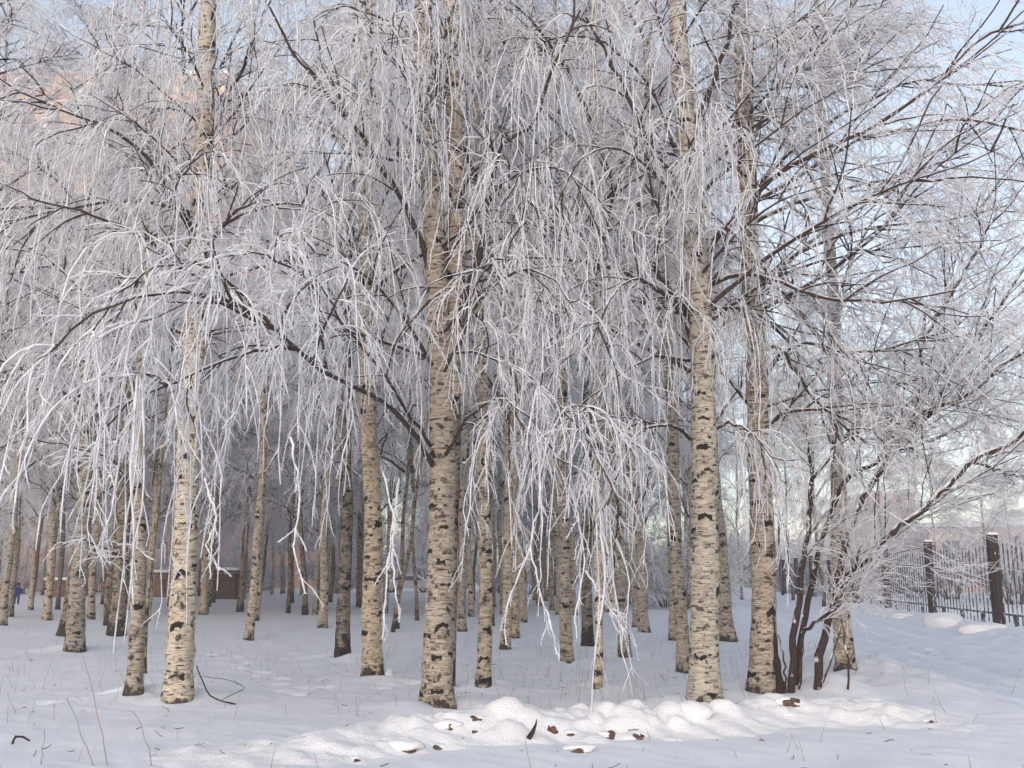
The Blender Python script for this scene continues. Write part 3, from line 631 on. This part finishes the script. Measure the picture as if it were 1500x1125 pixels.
# red brown shrub
Y5 = on_ground(1175, 1012)[1]
sb_base = on_ground(1178, 1012)
sh = thing('bare_shrub', 'red brown shrub with long arching frosted limbs, at the right end of the snow bank', 'shrub', tuple(sb_base))
LB, TB = Buf(), Buf(); sr = np.random.default_rng(81)
STEMS = [
 ([(1158, 1016, Y5), (1164, 930, Y5), (1172, 860, Y5), (1180, 800, Y5), (1186, 755, Y5 + .1), (1190, 700, Y5 + .2), (1180, 620, Y5 + .2)], .048, .02, 5),
 ([(1168, 1012, Y5 + .3), (1174, 934, Y5 + .3), (1186, 870, Y5 + .3), (1199, 808, Y5 + .3), (1217, 767, Y5 + .3), (1220, 728, Y5 + .3), (1243, 689, Y5 + .2), (1285, 683, Y5), (1300, 665, Y5), (1325, 640, Y5), (1337, 615, Y5), (1347, 585, Y5), (1352, 500, Y5 + .2), (1356, 450, Y5 + .2)], .043, .02, 12),
 ([(1194, 1014, Y5), (1208, 940, Y5), (1221, 875, Y5), (1232, 825, Y5), (1244, 779, Y5), (1258, 738, Y5), (1283, 697, Y5), (1322, 655, Y5 - .1), (1345, 605, Y5 - .2), (1392, 594, Y5 - .3), (1433, 568, Y5 - .4), (1467, 535, Y5 - .5), (1510, 510, Y5 - .6)], .056, .022, 12),
 ([(1226, 860, Y5), (1245, 840, Y5 - .1), (1265, 822, Y5 - .2), (1300, 783, Y5 - .4), (1345, 755, Y5 - .5), (1388, 714, Y5 - .6), (1425, 674, Y5 - .7), (1467, 654, Y5 - .8), (1510, 628, Y5 - .9)], .046, .026, 11),
 ([(1176, 928, Y5 + .2), (1200, 905, Y5), (1221, 893, Y5 - .1), (1240, 870, Y5 - .2), (1262, 800, Y5 - .3)], .028, .012, 4),
 ([(1322, 655, Y5), (1370, 590, Y5 + .2), (1430, 500, Y5 + .4), (1490, 410, Y5 + .5), (1540, 330, Y5 + .5)], .045, .014, 12),
 ([(1300, 665, Y5), (1380, 640, Y5 + .5), (1450, 600, Y5 + .8), (1530, 560, Y5 + 1.1)], .03, .012, 10),
 ([(1190, 700, Y5 + .2), (1240, 640, Y5 + .3), (1320, 600, Y5 + .5), (1390, 540, Y5 + .6), (1450, 440, Y5 + .6)], .03, .01, 10),
 ([(1352, 500, Y5 + .2), (1400, 420, Y5), (1450, 330, Y5), (1520, 250, Y5)], .025, .01, 10),
 ([(1425, 674, Y5 - .7), (1460, 690, Y5 - .5), (1500, 700, Y5 - .4), (1550, 690, Y5 - .2)], .02, .009, 8),
]
for k, (pts, r0, r1, n) in enumerate(STEMS):
    q = pxpath(pts, 26, .012, k) - sb_base
    if k < 3: q[0, 2] = -.2
    st = Buf(); st.tubes(q[None], np.linspace(r0, r1, 26)[None] * (1 + .05 * sr.normal(0, 1, 26))[None], 8); st.build('stem', M_SHRUB, sh)
    h = q[10:] if k < 3 else q
    h = h[np.linspace(0, len(h) - 1, 12).astype(int)]
    LBx = Buf()
    foliage(sr, h[None], np.full((1, 12), .004), LB, TB, sub=n + 7, sub_len=1.35, hang=8, hang_len=.62, side=5, side_len=.3, grav=.12, subgrav=.05, fr=.0056, up=.2, lo=.1)
for px, py, tx, ty in ((1242, 1010, 1232, 900), (1170, 1010, 1176, 900), (1205, 1000, 1240, 880), (1150, 1005, 1140, 930)):
    q = pxpath([(px, py, Y5 - .2), ((px + tx) / 2 + 4, (py + ty) / 2, Y5 - .2), (tx, ty, Y5 - .1)], 9, .01, px) - sb_base
    LB.tubes(q[None], np.linspace(.016, .007, 9)[None], 5)
LB.build('crown', M_SHRUB, sh); TB.build('frosted_twigs', M_FROST, sh)

# ------------------------------------------------------------------ the far wood
FAR = 'slim birch far back in the wood behind the nearer trunks'
pts = []; fr_ = np.random.default_rng(5)
tries = 0
while len(pts) < 125 and tries < 9000:
    tries += 1
    y = 32 + 62 * fr_.random() ** 1.5; x = fr_.uniform(-.6, .5) * y
    if x > fence_x(y) - 7.5: continue
    if x < -.18 * y and fr_.random() < .15: continue
    if 33 < 750 + F * x / y < 0 : continue
    if any((x - a) ** 2 + (y - b_) ** 2 < 2.6 ** 2 for a, b_ in pts): continue
    pts.append((x, y))
for k, (x, y) in enumerate(pts):
    px = 750 + F * x / y
    if (552 < px < 640 and y < 83) or (948 < px < 982 and y < 99): continue
    if y < 60 and (abs(px - 27) < 22 or abs(px - 325) < 22): continue
    t = birch(px, 850, fr_.uniform(.16, .32) * F / y, FAR, fr_.uniform(-.04, .04), k, M_BIRCH_DARK if k % 3 == 0 else M_BIRCH, H=16, Y=y, zs=fr_.uniform(.85, 1.25), cs=fr_.uniform(.9, 1.25), group='slim birches far back in the wood', crownset=FAR_CROWNS)
# birches just outside the frame whose twigs reach into it
for x, y in ((-9.5, 16), (-14.5, 27), (-11.8, 21), (-18.5, 34.5)):
    px = 750 + F * x / y
    birch(px, 850, .28 * F / y, 'birch standing just beyond the left edge whose frosted twigs reach in', 0, int(y), None, Y=y, group='birches just beyond the left edge')
SHRUBS_LATER = []
# a denser stand before the flats
for i in range(12):
    y = 44 + i * 3.1; px = (40, 300, 150, 420, 95, 210, 350, 10, 260, 120, 390, 60)[i] + 9
    birch(px, 850, .22 * F / y, FAR, fr_.uniform(-.03, .03), i, (M_BIRCH, M_BIRCH_DARK)[i % 2], H=16, Y=y, zs=1.25 + .05 * (i % 4), cs=1.25, group='slim birches far back in the wood', crownset=FAR_CROWNS)
for i in range(22):
    y = 37 + (i * 7.3) % 26; px = 462 + i * 22.5 + 9 * math.sin(i * 5.1)
    if 556 < px < 636 or 950 < px < 984: continue
    birch(px, 850, .21 * F / y, FAR, fr_.uniform(-.035, .035), i, (M_BIRCH, M_BIRCH_DARK, M_BIRCH)[i % 3], H=16, Y=y, zs=fr_.uniform(.95, 1.2), cs=.8, group='slim birches far back in the wood', crownset=CROWNS)
for i in range(5):
    y = 112 + 3 * i; x = (-.135 + .018 * i) * y
    t = thing('frosted_shrub', 'tall frosted shrub far behind the white car', 'shrub', (x, y, float(ground_h(x, y))), i * 1.3, 'tall frosted shrubs behind the white car')
    SHRUBS_LATER.append(t)
# low birches beyond the fence
for i in range(9):
    y = 52 + i * 6.5; px = (1290, 1450, 1370, 1235, 1490, 1330, 1420, 1270, 1480)[i]
    birch(px, 850, .2 * F / y, 'low frosted birch standing beyond the iron fence', fr_.uniform(-.05, .05), i, M_BIRCH_DARK, H=15, Y=y, zs=fr_.uniform(.5, .68), cs=1.0, group='low birches beyond the iron fence', crownset=FAR_CROWNS)
for px, y in ((1160, 62), (1205, 50), (1145, 74), (1085, 66)):
    birch(px, 850, .2 * F / y, FAR, fr_.uniform(-.03, .03), px, M_BIRCH_DARK, H=16, Y=y, group='slim birches far back in the wood', crownset=FAR_CROWNS)
# frosted thicket along the back of the wood
rs = np.random.default_rng(91); TH_ = []
for k in range(2):
    LB, TB = Buf(), Buf()
    n = 14; az = np.arange(n) * 2.4; e = rs.uniform(.7, 1.35, n)
    D = np.stack([np.cos(az) * np.cos(e), np.sin(az) * np.cos(e), np.sin(e)], 1)
    P = grow(rs, np.stack([np.cos(az) * .2, np.sin(az) * .2, -.1 + 0 * az], 1), D, rs.uniform(2, 3.6, n), 9, .1, .08)
    foliage(rs, P, np.linspace(.028, .01, 9)[None] * np.ones((n, 1)), LB, TB, sub=7, sub_len=1.0, hang=5, hang_len=.7, side=2, side_len=.3, grav=.3, subgrav=.1, fr=.011, up=.2, sides=3, K=5)
    TH_.append((LB.mesh('crown', M_LIMB), TB.mesh('frosted_twigs', M_FROST_DIM)))
for i, t in enumerate(SHRUBS_LATER):
    for nm, me in zip(('crown', 'frosted_twigs'), TH_[i % 2]):
        o = link(bpy.data.objects.new(nm, me), t); o.scale = (2.2, 2.2, 2.4)
for i in range(80):
    y = rs.uniform(70, 104); x = rs.uniform(-.5, .42) * y
    if i >= 66: y = rs.uniform(74, 98); x = -(.24 + .27 * (i - 66) / 13) * y
    elif i >= 46: y = rs.uniform(44, 75); x = rs.uniform(.17, .24) * y + rs.uniform(-2, 2)
    elif i >= 34: y = 40 + (i - 34) * 5.5; x = fence_x(y) + rs.uniform(7, 15)
    if i < 34 or i >= 46:
        if x > fence_x(y) - 6.8: continue
    px = 750 + F * x / y
    if 34 > i and (535 < px < 655 or 930 < px < 1000): continue
    t = thing('frosted_shrub', 'rounded frosted shrub beyond the iron fence' if 34 <= i < 46 else 'rounded frosted shrub at the back of the wood', 'shrub', (x, y, float(ground_h(x, y))), rs.uniform(0, 6), 'frosted shrubs beyond the fence' if 34 <= i < 46 else 'frosted shrubs at the back of the wood')
    for nm, me in zip(('crown', 'frosted_twigs'), TH_[i % 2]):
        o = link(bpy.data.objects.new(nm, me), t); s_ = rs.uniform(.8, 1.3); o.scale = (s_ * 1.2, s_ * 1.2, s_)

for i in range(16):
    y = rs.uniform(122, 150); x = (.08 + .26 * i / 15) * y; s_ = rs.uniform(1.7, 2.7)
    t = thing('frosted_shrub', 'tall frosted shrub closing the view at the far end of the path', 'shrub', (x, y, float(ground_h(x, y))), rs.uniform(0, 6), 'tall frosted shrubs at the far end of the path')
    for nm, me in zip(('crown', 'frosted_twigs'), TH_[i % 2]):
        o = link(bpy.data.objects.new(nm, me), t); o.scale = (s_, s_, s_)

# ------------------------------------------------------------------ fence
def fpt(y): return np.array([fence_x(y), y, float(ground_h(fence_x(y), y))])
fb = fpt(22.5); fe = thing('iron_fence', 'dark iron picket fence with thick square posts along the far side of the snowy path', 'fence', tuple(fb))
ang = math.atan2(7, 1); ys = 22.5 + 7 * np.arange(14)
for y in ys:
    p = fpt(y) - fb; b = Buf(); b.box(p + (0, 0, 1.2), (.25, .25, 2.8), ang); o = b.build('post', M_POST, fe, False)
    c = Buf(); c.box(p + (0, 0, 2.635), (.29, .29, .07), ang, .8); c.build('snow_cap', M_SNOW, o, False)
for y in ys[:-1]:
    b = Buf(); n = 20; q = []
    for t in (np.arange(n) + .5) / n:
        p = fpt(y + 7 * t) - fb
        b.box(p + (0, 0, 1.18), (.028, .028, 2.2), ang)
    a, c = fpt(y) - fb, fpt(y + 7) - fb
    for z, th_ in ((.34, .05),):
        b.box((a + c) / 2 + (0, 0, z), (6.74, .04, th_), ang)
    for t in (.2, .5, .8):
        p = fpt(y + 7 * t) - fb; b.box(p + (0, 0, .12), (.07, .07, .42), ang)
    b.build('picket_panel', M_IRON, fe, False)

# ------------------------------------------------------------------ buildings, hut, cars
def facade(name, label, x0, x1, y, depth, h, storeys, bays, col, roofcol=None, balcony=False):
    g = float(ground_h((x0 + x1) / 2, y)); t = thing(name, label, 'building', ((x0 + x1) / 2, y, g))
    W = x1 - x0; wall = Buf(); wall.box((0, depth / 2, h / 2 - .5), (W, depth, h + 1)); wall.build('wall', col, t, False)
    rf = Buf(); rf.box((0, depth / 2, h + .18), (W + .6, depth + .6, .35)); rf.build('roof', M_SNOW, t, False)
    sh_ = h / storeys; bw = W / bays
    for i in range(bays):
        for j in range(storeys):
            x = -W / 2 + (i + .5) * bw; z = (j + .55) * sh_
            fr = Buf(); ww, hh = bw * .46, sh_ * .5
            for sx in (-1, 1): fr.box((x + sx * ww / 2, -.03, z), (.09, .12, hh + .09))
            for sz in (-1, 1): fr.box((x, -.03, z + sz * hh / 2), (ww - .1, .12, .09))
            fr.box((x, -.02, z), (.07, .07, hh - .1)); o = fr.build('window', M_WHITE, t, False)
            gl = Buf(); gl.box((x, -.005, z), (ww - .1, .04, hh - .1)); gl.build('pane', M_GLASS, o, False)
    if balcony:
        for i in range(1, bays, 3):
            for j in range(1, storeys):
                q = Buf(); q.box((-W / 2 + (i + .5) * bw, -.6, j * sh_ + .55), (bw * .9, 1.15, 1.0)); q.build('balcony', M_BALC, t, False)
    return t
M_WHITE = plain('white_frame', (.7, .68, .66), .6, .05)
M_GLASS = plain('window_glass', (.14, .13, .14), .15, .2)
M_PEACH = plain('peach_plaster', (.68, .40, .27), .9, .12, .6)
M_PINK = plain('pale_pink_plaster', (.66, .50, .44), .9, .08, .6)
M_BALC = plain('balcony_panel', (.72, .48, .34), .8, .1, 1)
facade('apartment_block', 'tall peach apartment block glowing behind the trees on the left', -98, -32, 106, 14, 58, 19, 20, M_PEACH, balcony=True)
facade('apartment_block', 'lower peach wing of flats behind the trees, right of the tall block', -31, -17.5, 108, 12, 35, 12, 5, M_PEACH, balcony=True)
facade('low_building', 'long pale pink building with a snowy roof beyond the iron fence', 34, 72, 82, 10, 5.2, 1, 11, M_PINK)
facade('apartment_block', 'distant small orange lit block showing above the iron fence', 50, 56.5, 140, 10, 12.5, 4, 4, M_PEACH)
M_WOOD = plain('orange_boards', (.24, .135, .09), .8, .4, 3); M_WOODDK = plain('dark_boards', (.13, .085, .065), .85, .3, 4)
def hut(label, px, Y, W, h, m, dep=2.2):
    p = at(px, 850, Y); p[2] = float(ground_h(p[0], Y)); t = thing('wooden_hut', label, 'hut', tuple(p))
    b = Buf(); b.box((0, dep / 2, h / 2 - .1), (W, dep, h + .2))
    for k in range(int(h / .22)): b.box((0, -.02, .12 + k * .22), (W + .02, .04, .19))
    b.build('wall', m, t, False)
    b = Buf(); b.box((W * .18, -.05, h * .42), (W * .3, .04, h * .84)); b.build('door', M_WOODDK, t, False)
    b = Buf(); b.box((0, dep / 2, h + .1), (W + .5, dep + .5, .14)); r_ = b.build('roof', M_WOODDK, t, False)
    b = Buf(); b.box((0, dep / 2, h + .26), (W + .46, dep + .46, .17), 0, .97); b.build('roof_snow', M_SNOW, r_, False)
hut('small brown wooden hut with a flat snowy roof far behind the trees', 326, 62, 1.5, 1.55, M_WOODDK)
hut('orange board hut half hidden behind the large pale left birch', 237, 66, .9, 1.4, M_WOOD)
hut('low orange board shed behind the trunks, right of the child in blue', 92, 68, 1.9, .95, M_WOOD)

def car(label, px, Y, paint, rz, snow):
    p = at(px, 850, Y); p[2] = float(ground_h(p[0], Y)); t = thing('parked_car', label, 'car', tuple(p), rz)
    prof = [(-2.1, .35), (-2.12, .75), (-1.95, .92), (-1.35, .98), (-.75, 1.42), (.75, 1.45), (1.45, 1.0), (2.0, .88), (2.12, .6), (2.1, .35)]
    def loft(pr, ws, name, m, par):
        bm = bmesh.new(); rings = []
        for yk, sc in ((-ws, .93), (-ws * .85, 1.0), (ws * .85, 1.0), (ws, .93)):
            rings.append([bm.verts.new((x * (1 if abs(yk) < ws else .985), yk * (1 - .22 * max(0, z - .9) / .55), z * sc + (1 - sc) * .6)) for x, z in pr])
        n = len(pr)
        for a, c in zip(rings, rings[1:]):
            for i in range(n): bm.faces.new((a[i], a[(i + 1) % n], c[(i + 1) % n], c[i]))
        bm.faces.new(rings[0]); bm.faces.new(rings[-1][::-1]); bmesh.ops.recalc_face_normals(bm, faces=bm.faces)
        me = bpy.data.meshes.new(name); bm.to_mesh(me); bm.free(); me.materials.append(m)
        return link(bpy.data.objects.new(name, me), par)
    loft(prof, .84, 'body', paint, t)
    loft([(-1.22, 1.0), (-.72, 1.36), (.7, 1.38), (1.3, 1.02)], .857, 'side_window', M_GLASS, t)
    for sx in (-1.3, 1.3):
        for sy in (-.72, .72):
            a = np.arange(0, 13); P = np.array([[[sx, sy - .11, .32], [sx, sy - .1, .32], [sx, sy + .1, .32], [sx, sy + .11, .32]]])
            wl = Buf(); wl.tubes(P, np.array([[.01, .32, .32, .01]]), 16); o = wl.build('wheel', M_TYRE, t, False)
            h = Buf(); h.tubes(P + (0, np.sign(sy) * .02, 0), np.array([[.01, .19, .19, .01]]), 12); h.build('rim', M_RIM, o, False)
    for sx in (-2.1, 2.1):
        for sy in (-.6, .6):
            l = Buf(); l.box((sx * .995, sy, .72), (.1, .28, .14)); l.build('headlight' if sx < 0 else 'tail_light', M_RIM if sx < 0 else M_RED, t, False)
    if snow:
        loft([(-.78, 1.44), (-.6, 1.55), (.6, 1.57), (.8, 1.46)], .7, 'roof_snow', M_SNOW, t)
M_TYRE = plain('tyre', (.025, .025, .028), .9, .2); M_RIM = plain('rim', (.5, .5, .52), .4, .1, metal=.6); M_RED = plain('red_lens', (.4, .03, .02), .3, .1)
M_CARW = plain('white_paint', (.75, .76, .78), .3, .03); M_CARD = plain('dark_paint', (.07, .075, .09), .3, .1)
car('white parked car glimpsed low between the trunks left of the big forked birch', 598, 84, M_CARW, 0, False)
car('dark parked car with a snowy roof where the road shows between the trunks', 966, 100, M_CARD, .15, True)

# the child in blue
def child(px, Y):
    p = at(px, 850, Y); p[2] = float(ground_h(p[0], Y))
    me = bpy.data.meshes.new('body')
    V = [(0, 0, .52), (0, 0, .66), (0, .01, .80), (0, .01, .87), (.02, -.01, .96), (.03, -.02, 1.03),
         (.07, 0, .48), (.08, -.05, .27), (.07, -.02, .05), (.07, -.09, .03),
         (-.07, 0, .48), (-.08, .09, .28), (-.08, .16, .07), (-.08, .10, .03),
         (.13, 0, .80), (.18, -.03, .66), (.17, -.10, .55), (.165, -.12, .51),
         (-.13, 0, .80), (-.18, .04, .66), (-.18, .06, .53), (-.18, .06, .49)]
    E = [(0, 1), (1, 2), (2, 3), (3, 4), (4, 5), (0, 6), (6, 7), (7, 8), (8, 9), (0, 10), (10, 11), (11, 12), (12, 13), (2, 14), (14, 15), (15, 16), (16, 17), (2, 18), (18, 19), (19, 20), (20, 21)]
    rad = [.11, .12, .11, .055, .085, .075, .075, .06, .05, .042, .075, .06, .05, .042, .06, .052, .045, .035, .06, .052, .045, .035]
    me.from_pydata(V, E, []); me.materials.append(M_COAT)
    o = link(bpy.data.objects.new('person', me)); o.location = p; o.rotation_euler = (0, 0, .5)
    sk = o.modifiers.new('skin', 'SKIN'); o.modifiers.new('sub', 'SUBSURF').levels = 2
    for i, q in enumerate(rad): me.skin_vertices[0].data[i].radius = (q, q)
    me.skin_vertices[0].data[0].use_root = True
    tag(o, 'child in a dark blue snowsuit walking far off beside the slim orange trunk', 'person')
    hb = Buf(); hb.tubes(np.array([[[.02, 0, .99], [.025, 0, 1.04], [.03, 0, 1.09], [.03, 0, 1.12]]]), np.array([[.098, .098, .07, .01]]), 12); hb.build('woolly_hat', M_HAT, o)
    fc = Buf(); fc.tubes(np.array([[[.025, -.10, .93], [.026, -.085, .96], [.028, -.088, .99]]]), np.array([[.02, .045, .02]]), 8); fc.build('face', M_SKIN, o)
M_COAT = plain('blue_snowsuit', (.015, .03, .16), .7, .2); M_HAT = plain('dark_hat', (.03, .03, .05), .9, .2); M_SKIN = plain('skin', (.55, .33, .25), .6, .05)
child(27, 52)

# ------------------------------------------------------------------ small things on the snow
def blob(name, m, parent, c, s, seed, amp=.2, sub=3, clip=None):
    bm = bmesh.new(); bmesh.ops.create_icosphere(bm, subdivisions=sub, radius=1)
    r = np.random.default_rng(seed); k = r.normal(0, 1, (6, 3)) * 2.2; ph = r.uniform(0, 6.28, 6)
    for v in bm.verts:
        d = sum(math.sin(float(np.dot(k[i], v.co[:])) + ph[i]) for i in range(6)) / 3
        v.co *= 1 + amp * d
        if clip is not None and v.co.z < clip: v.co.z = clip
        v.co = (v.co.x * s[0] + c[0], v.co.y * s[1] + c[1], v.co.z * s[2] + c[2])
    for f_ in bm.faces: f_.smooth = True
    me = bpy.data.meshes.new(name); bm.to_mesh(me); bm.free(); me.materials.append(m)
    return link(bpy.data.objects.new(name, me), parent)
CLODS = [(590, 1098, .11, 'largest brown earth clod low on the front of the snow bank'),
 (660, 1066, .09, 'ragged brown clod high on the bank just under the big forked birch'),
 (636, 1052, .05, 'small dark clod at the top of the bank by the big forked birch'),
 (697, 1055, .05, 'small brown clod right of the ragged one under the big forked birch'),
 (640, 1098, .055, 'small brown clod just right of the largest brown clod'),
 (694, 1074, .04, 'smallest grey clod in the hollow of the bank below the ringed birch'),
 (808, 1070, .06, 'slanting brown clod just right of the upright dark bark slab'),
 (836, 1078, .05, 'thin brown clod peeping from the bank, second right of the bark slab'),
 (895, 1081, .07, 'red brown clod under the snow edge left of the slim front birch'),
 (935, 1083, .075, 'flat dark clod under the snow edge below the round snow lump'),
 (850, 1103, .085, 'low pinkish clod at the front foot of the bank in the middle'),
 (520, 1116, .035, 'tiny brown clod at the low left end of the snow bank'),
 (1160, 1034, .10, 'dark earth clod in a hollow of the bank below the red brown shrub'),
 (1365, 1059, .035, 'tiny brown clod alone at the right end of the snow bank')]
for k, (px, py, s, lab) in enumerate(CLODS):
    p = on_ground(px, py, top_h); t = thing('earth_clod', lab, 'clod', tuple(p), 0, 'earth clods poking out of the snow bank')
    blob('clod', M_EARTH, t, (0, .02, 0), (s * .8, s * .5, s * .5), 300 + k, .7)
    blob('snow_cap', M_BANK, t, (-s * .1, .075, s * .30), (s * 1.5, s * 1.05, s * .5), 400 + k, .4, clip=-.7)
p = on_ground(778, 1082, top_h); t = thing('bark_slab', 'dark pointed slab of bark standing upright in the snow bank', 'bark', tuple(p))
b = Buf(); b.tubes(np.array([[[-.05, 0, -.08], [-.02, 0, .0], [.02, .01, .06], [.045, .02, .12], [.055, .02, .17]]]), np.array([[.016, .026, .02, .01, .003]]), 6, lobes=.3); b.build('slab', M_DARKBARK, t)
p = on_ground(1018, 1052, top_h); t = tag(blob('snow_lump', M_BANK, None, tuple(p + (0, .1, .04)), (.19, .17, .125), 77, .08, 4), 'round smooth lump of snow at the foot of the big white birch', 'snow lump')
for k, (px, py, sx_, lab) in enumerate(((1384, 912, .42, 'rounded snow lump beside the path at the foot of the second nearest fence post'), (1441, 923, .36, 'rounded snow lump beside the path before the nearest fence post'), (1322, 905, .3, 'small snow lump on the far verge of the path, farthest of three by the fence'))):
    tag(blob('snow_lump', M_BANK, None, tuple(on_ground(px, py)), (sx_ * 1.5, sx_, sx_ * .6), 500 + k, .25), lab, 'snow lump')
blob('root_snow', M_SNOW, None, tuple(on_ground(566, 990) + (0, 0, .02)), (.11, .1, .08), 78, .2)
tag(bpy.data.objects['root_snow'], 'small snow covered root beside the foot of the stout tan birch', 'snow lump'); bpy.data.objects['root_snow'].name = 'snowy_root'

def stick(name, label, cat, paths, m, r0, r1, z=.0):
    b0 = on_ground(*paths[0][0]); t = Buf()
    for k, pth in enumerate(paths):
        pts_ = []
        for px, py in pth:
            pts_.append((px, py, b0[1]))
        q = pxpath(pts_, 12, .004, k) - b0; t.tubes(q[None], (np.linspace(r0, r1, 12) * (1 if k == 0 else .5))[None], 5)
    o = t.build(name, m); o.location = b0; return tag(o, label, cat)
stick('fallen_branch', 'dark forked branch lying on the snow right of the large pale left birch', 'branch', [[(346, 1032), (320, 1026), (305, 1016), (296, 998), (288, 975)], [(325, 1025), (345, 1016), (363, 1007), (340, 997), (298, 991)]], M_DARKBARK, .010, .007)
stick('bent_twig', 'short dark bent twig sticking out of the snow at the lower left', 'twig', [[(18, 1090), (22, 1078), (32, 1079), (44, 1085)]], M_DARKBARK, .011, .009)
for k, (lab, pth) in enumerate((('tall dry weed stalk leaning left, the longest at the lower left', [(157, 1125), (152, 1090), (145, 1050), (132, 1000), (122, 960)]),
    ('tall dry weed stalk left of the longest one', [(137, 1125), (128, 1098), (115, 1062), (98, 1022)]),
    ('dry weed stalk bending over with a dark seed head', [(222, 1125), (218, 1095), (208, 1065), (196, 1042), (188, 1040)]),
    ('short dry weed stalk near the dark bent twig', [(60, 1120), (64, 1090), (66, 1068)]),
    ('dry weed with a reddish plume at the right edge of the path', [(1482, 1018), (1488, 1000), (1494, 980)]))):
    pth = [(a, min(b_, 1122)) for a, b_ in pth]
    stick('dry_weed', lab, 'weed', [pth], M_STRAW, .0042, .0026)['group'] = 'dry weeds in the foreground'
gb = Buf(); gr = np.random.default_rng(15); n = 520
yy = gr.uniform(7.6, 26, n) ** 1.0; xx = gr.uniform(-.52, .5, n) * yy
ok = np.array([x < fence_x(y) - 6.2 for x, y in zip(xx, yy)]); 
cl = gr.random(n) < .6; xx[cl] = xx[cl] * .25 + np.repeat(gr.uniform(-6.5, 6, 40), 13)[cl]; yy[cl] = np.clip(yy[cl] * .15 + np.repeat(gr.uniform(8, 17, 40), 13)[cl], 7.6, 25)
ok &= xx < fence_x(yy) - 6.2
xx, yy = xx[ok], yy[ok]; n = len(xx)
P0 = np.stack([xx, yy, ground_h(xx, yy) - .02], 1); D = gr.normal(0, .22, (n, 3)); D[:, 2] = 1
P = grow(gr, P0, D, gr.uniform(.08, .34, n), 6, .6, .10); gb.tubes(P, np.full((n, 6), .0038) * np.linspace(1, .5, 6), 3)
kind(gb.build('dry_grass', M_STRAW), 'stuff')

lb = Buf(); n = 300; yy = np.random.default_rng(55).uniform(7.6, 20, n); xx = np.random.default_rng(56).uniform(-.5, .42, n) * yy
lr_ = np.random.default_rng(57); ok = xx < fence_x(yy) - 6.5; xx, yy = xx[ok], yy[ok]; n = len(xx)
D = lr_.normal(0, 1, (n, 3)); D[:, 2] = lr_.uniform(-.05, .25, n)
zz = np.array([float(top_h(a, c)) for a, c in zip(xx, yy)])
P = grow(lr_, np.stack([xx, yy, zz + .004], 1), D, lr_.uniform(.02, .12, n), 4, 0, .25); lb.tubes(P, np.full((n, 4), .003) * lr_.uniform(.5, 1.4, n)[:, None], 3)
kind(lb.build('fallen_twig_litter', M_DARKBARK), 'stuff')

# ------------------------------------------------------------------ frosty air
m = bpy.data.materials.new('frosty_air'); m.use_nodes = True; N = m.node_tree.nodes; N.clear()
ou = N.new('ShaderNodeOutputMaterial'); pv = N.new('ShaderNodeVolumePrincipled'); pv.inputs['Color'].default_value = (.9, .92, 1, 1); pv.inputs['Density'].default_value = .0032; pv.inputs['Anisotropy'].default_value = 0.0
m.node_tree.links.new(pv.outputs[0], ou.inputs['Volume'])
b = Buf(); b.box((0, 0, 29.0), (490, 490, 64)); o = b.build('haze', m, None, False); kind(o, 'stuff')
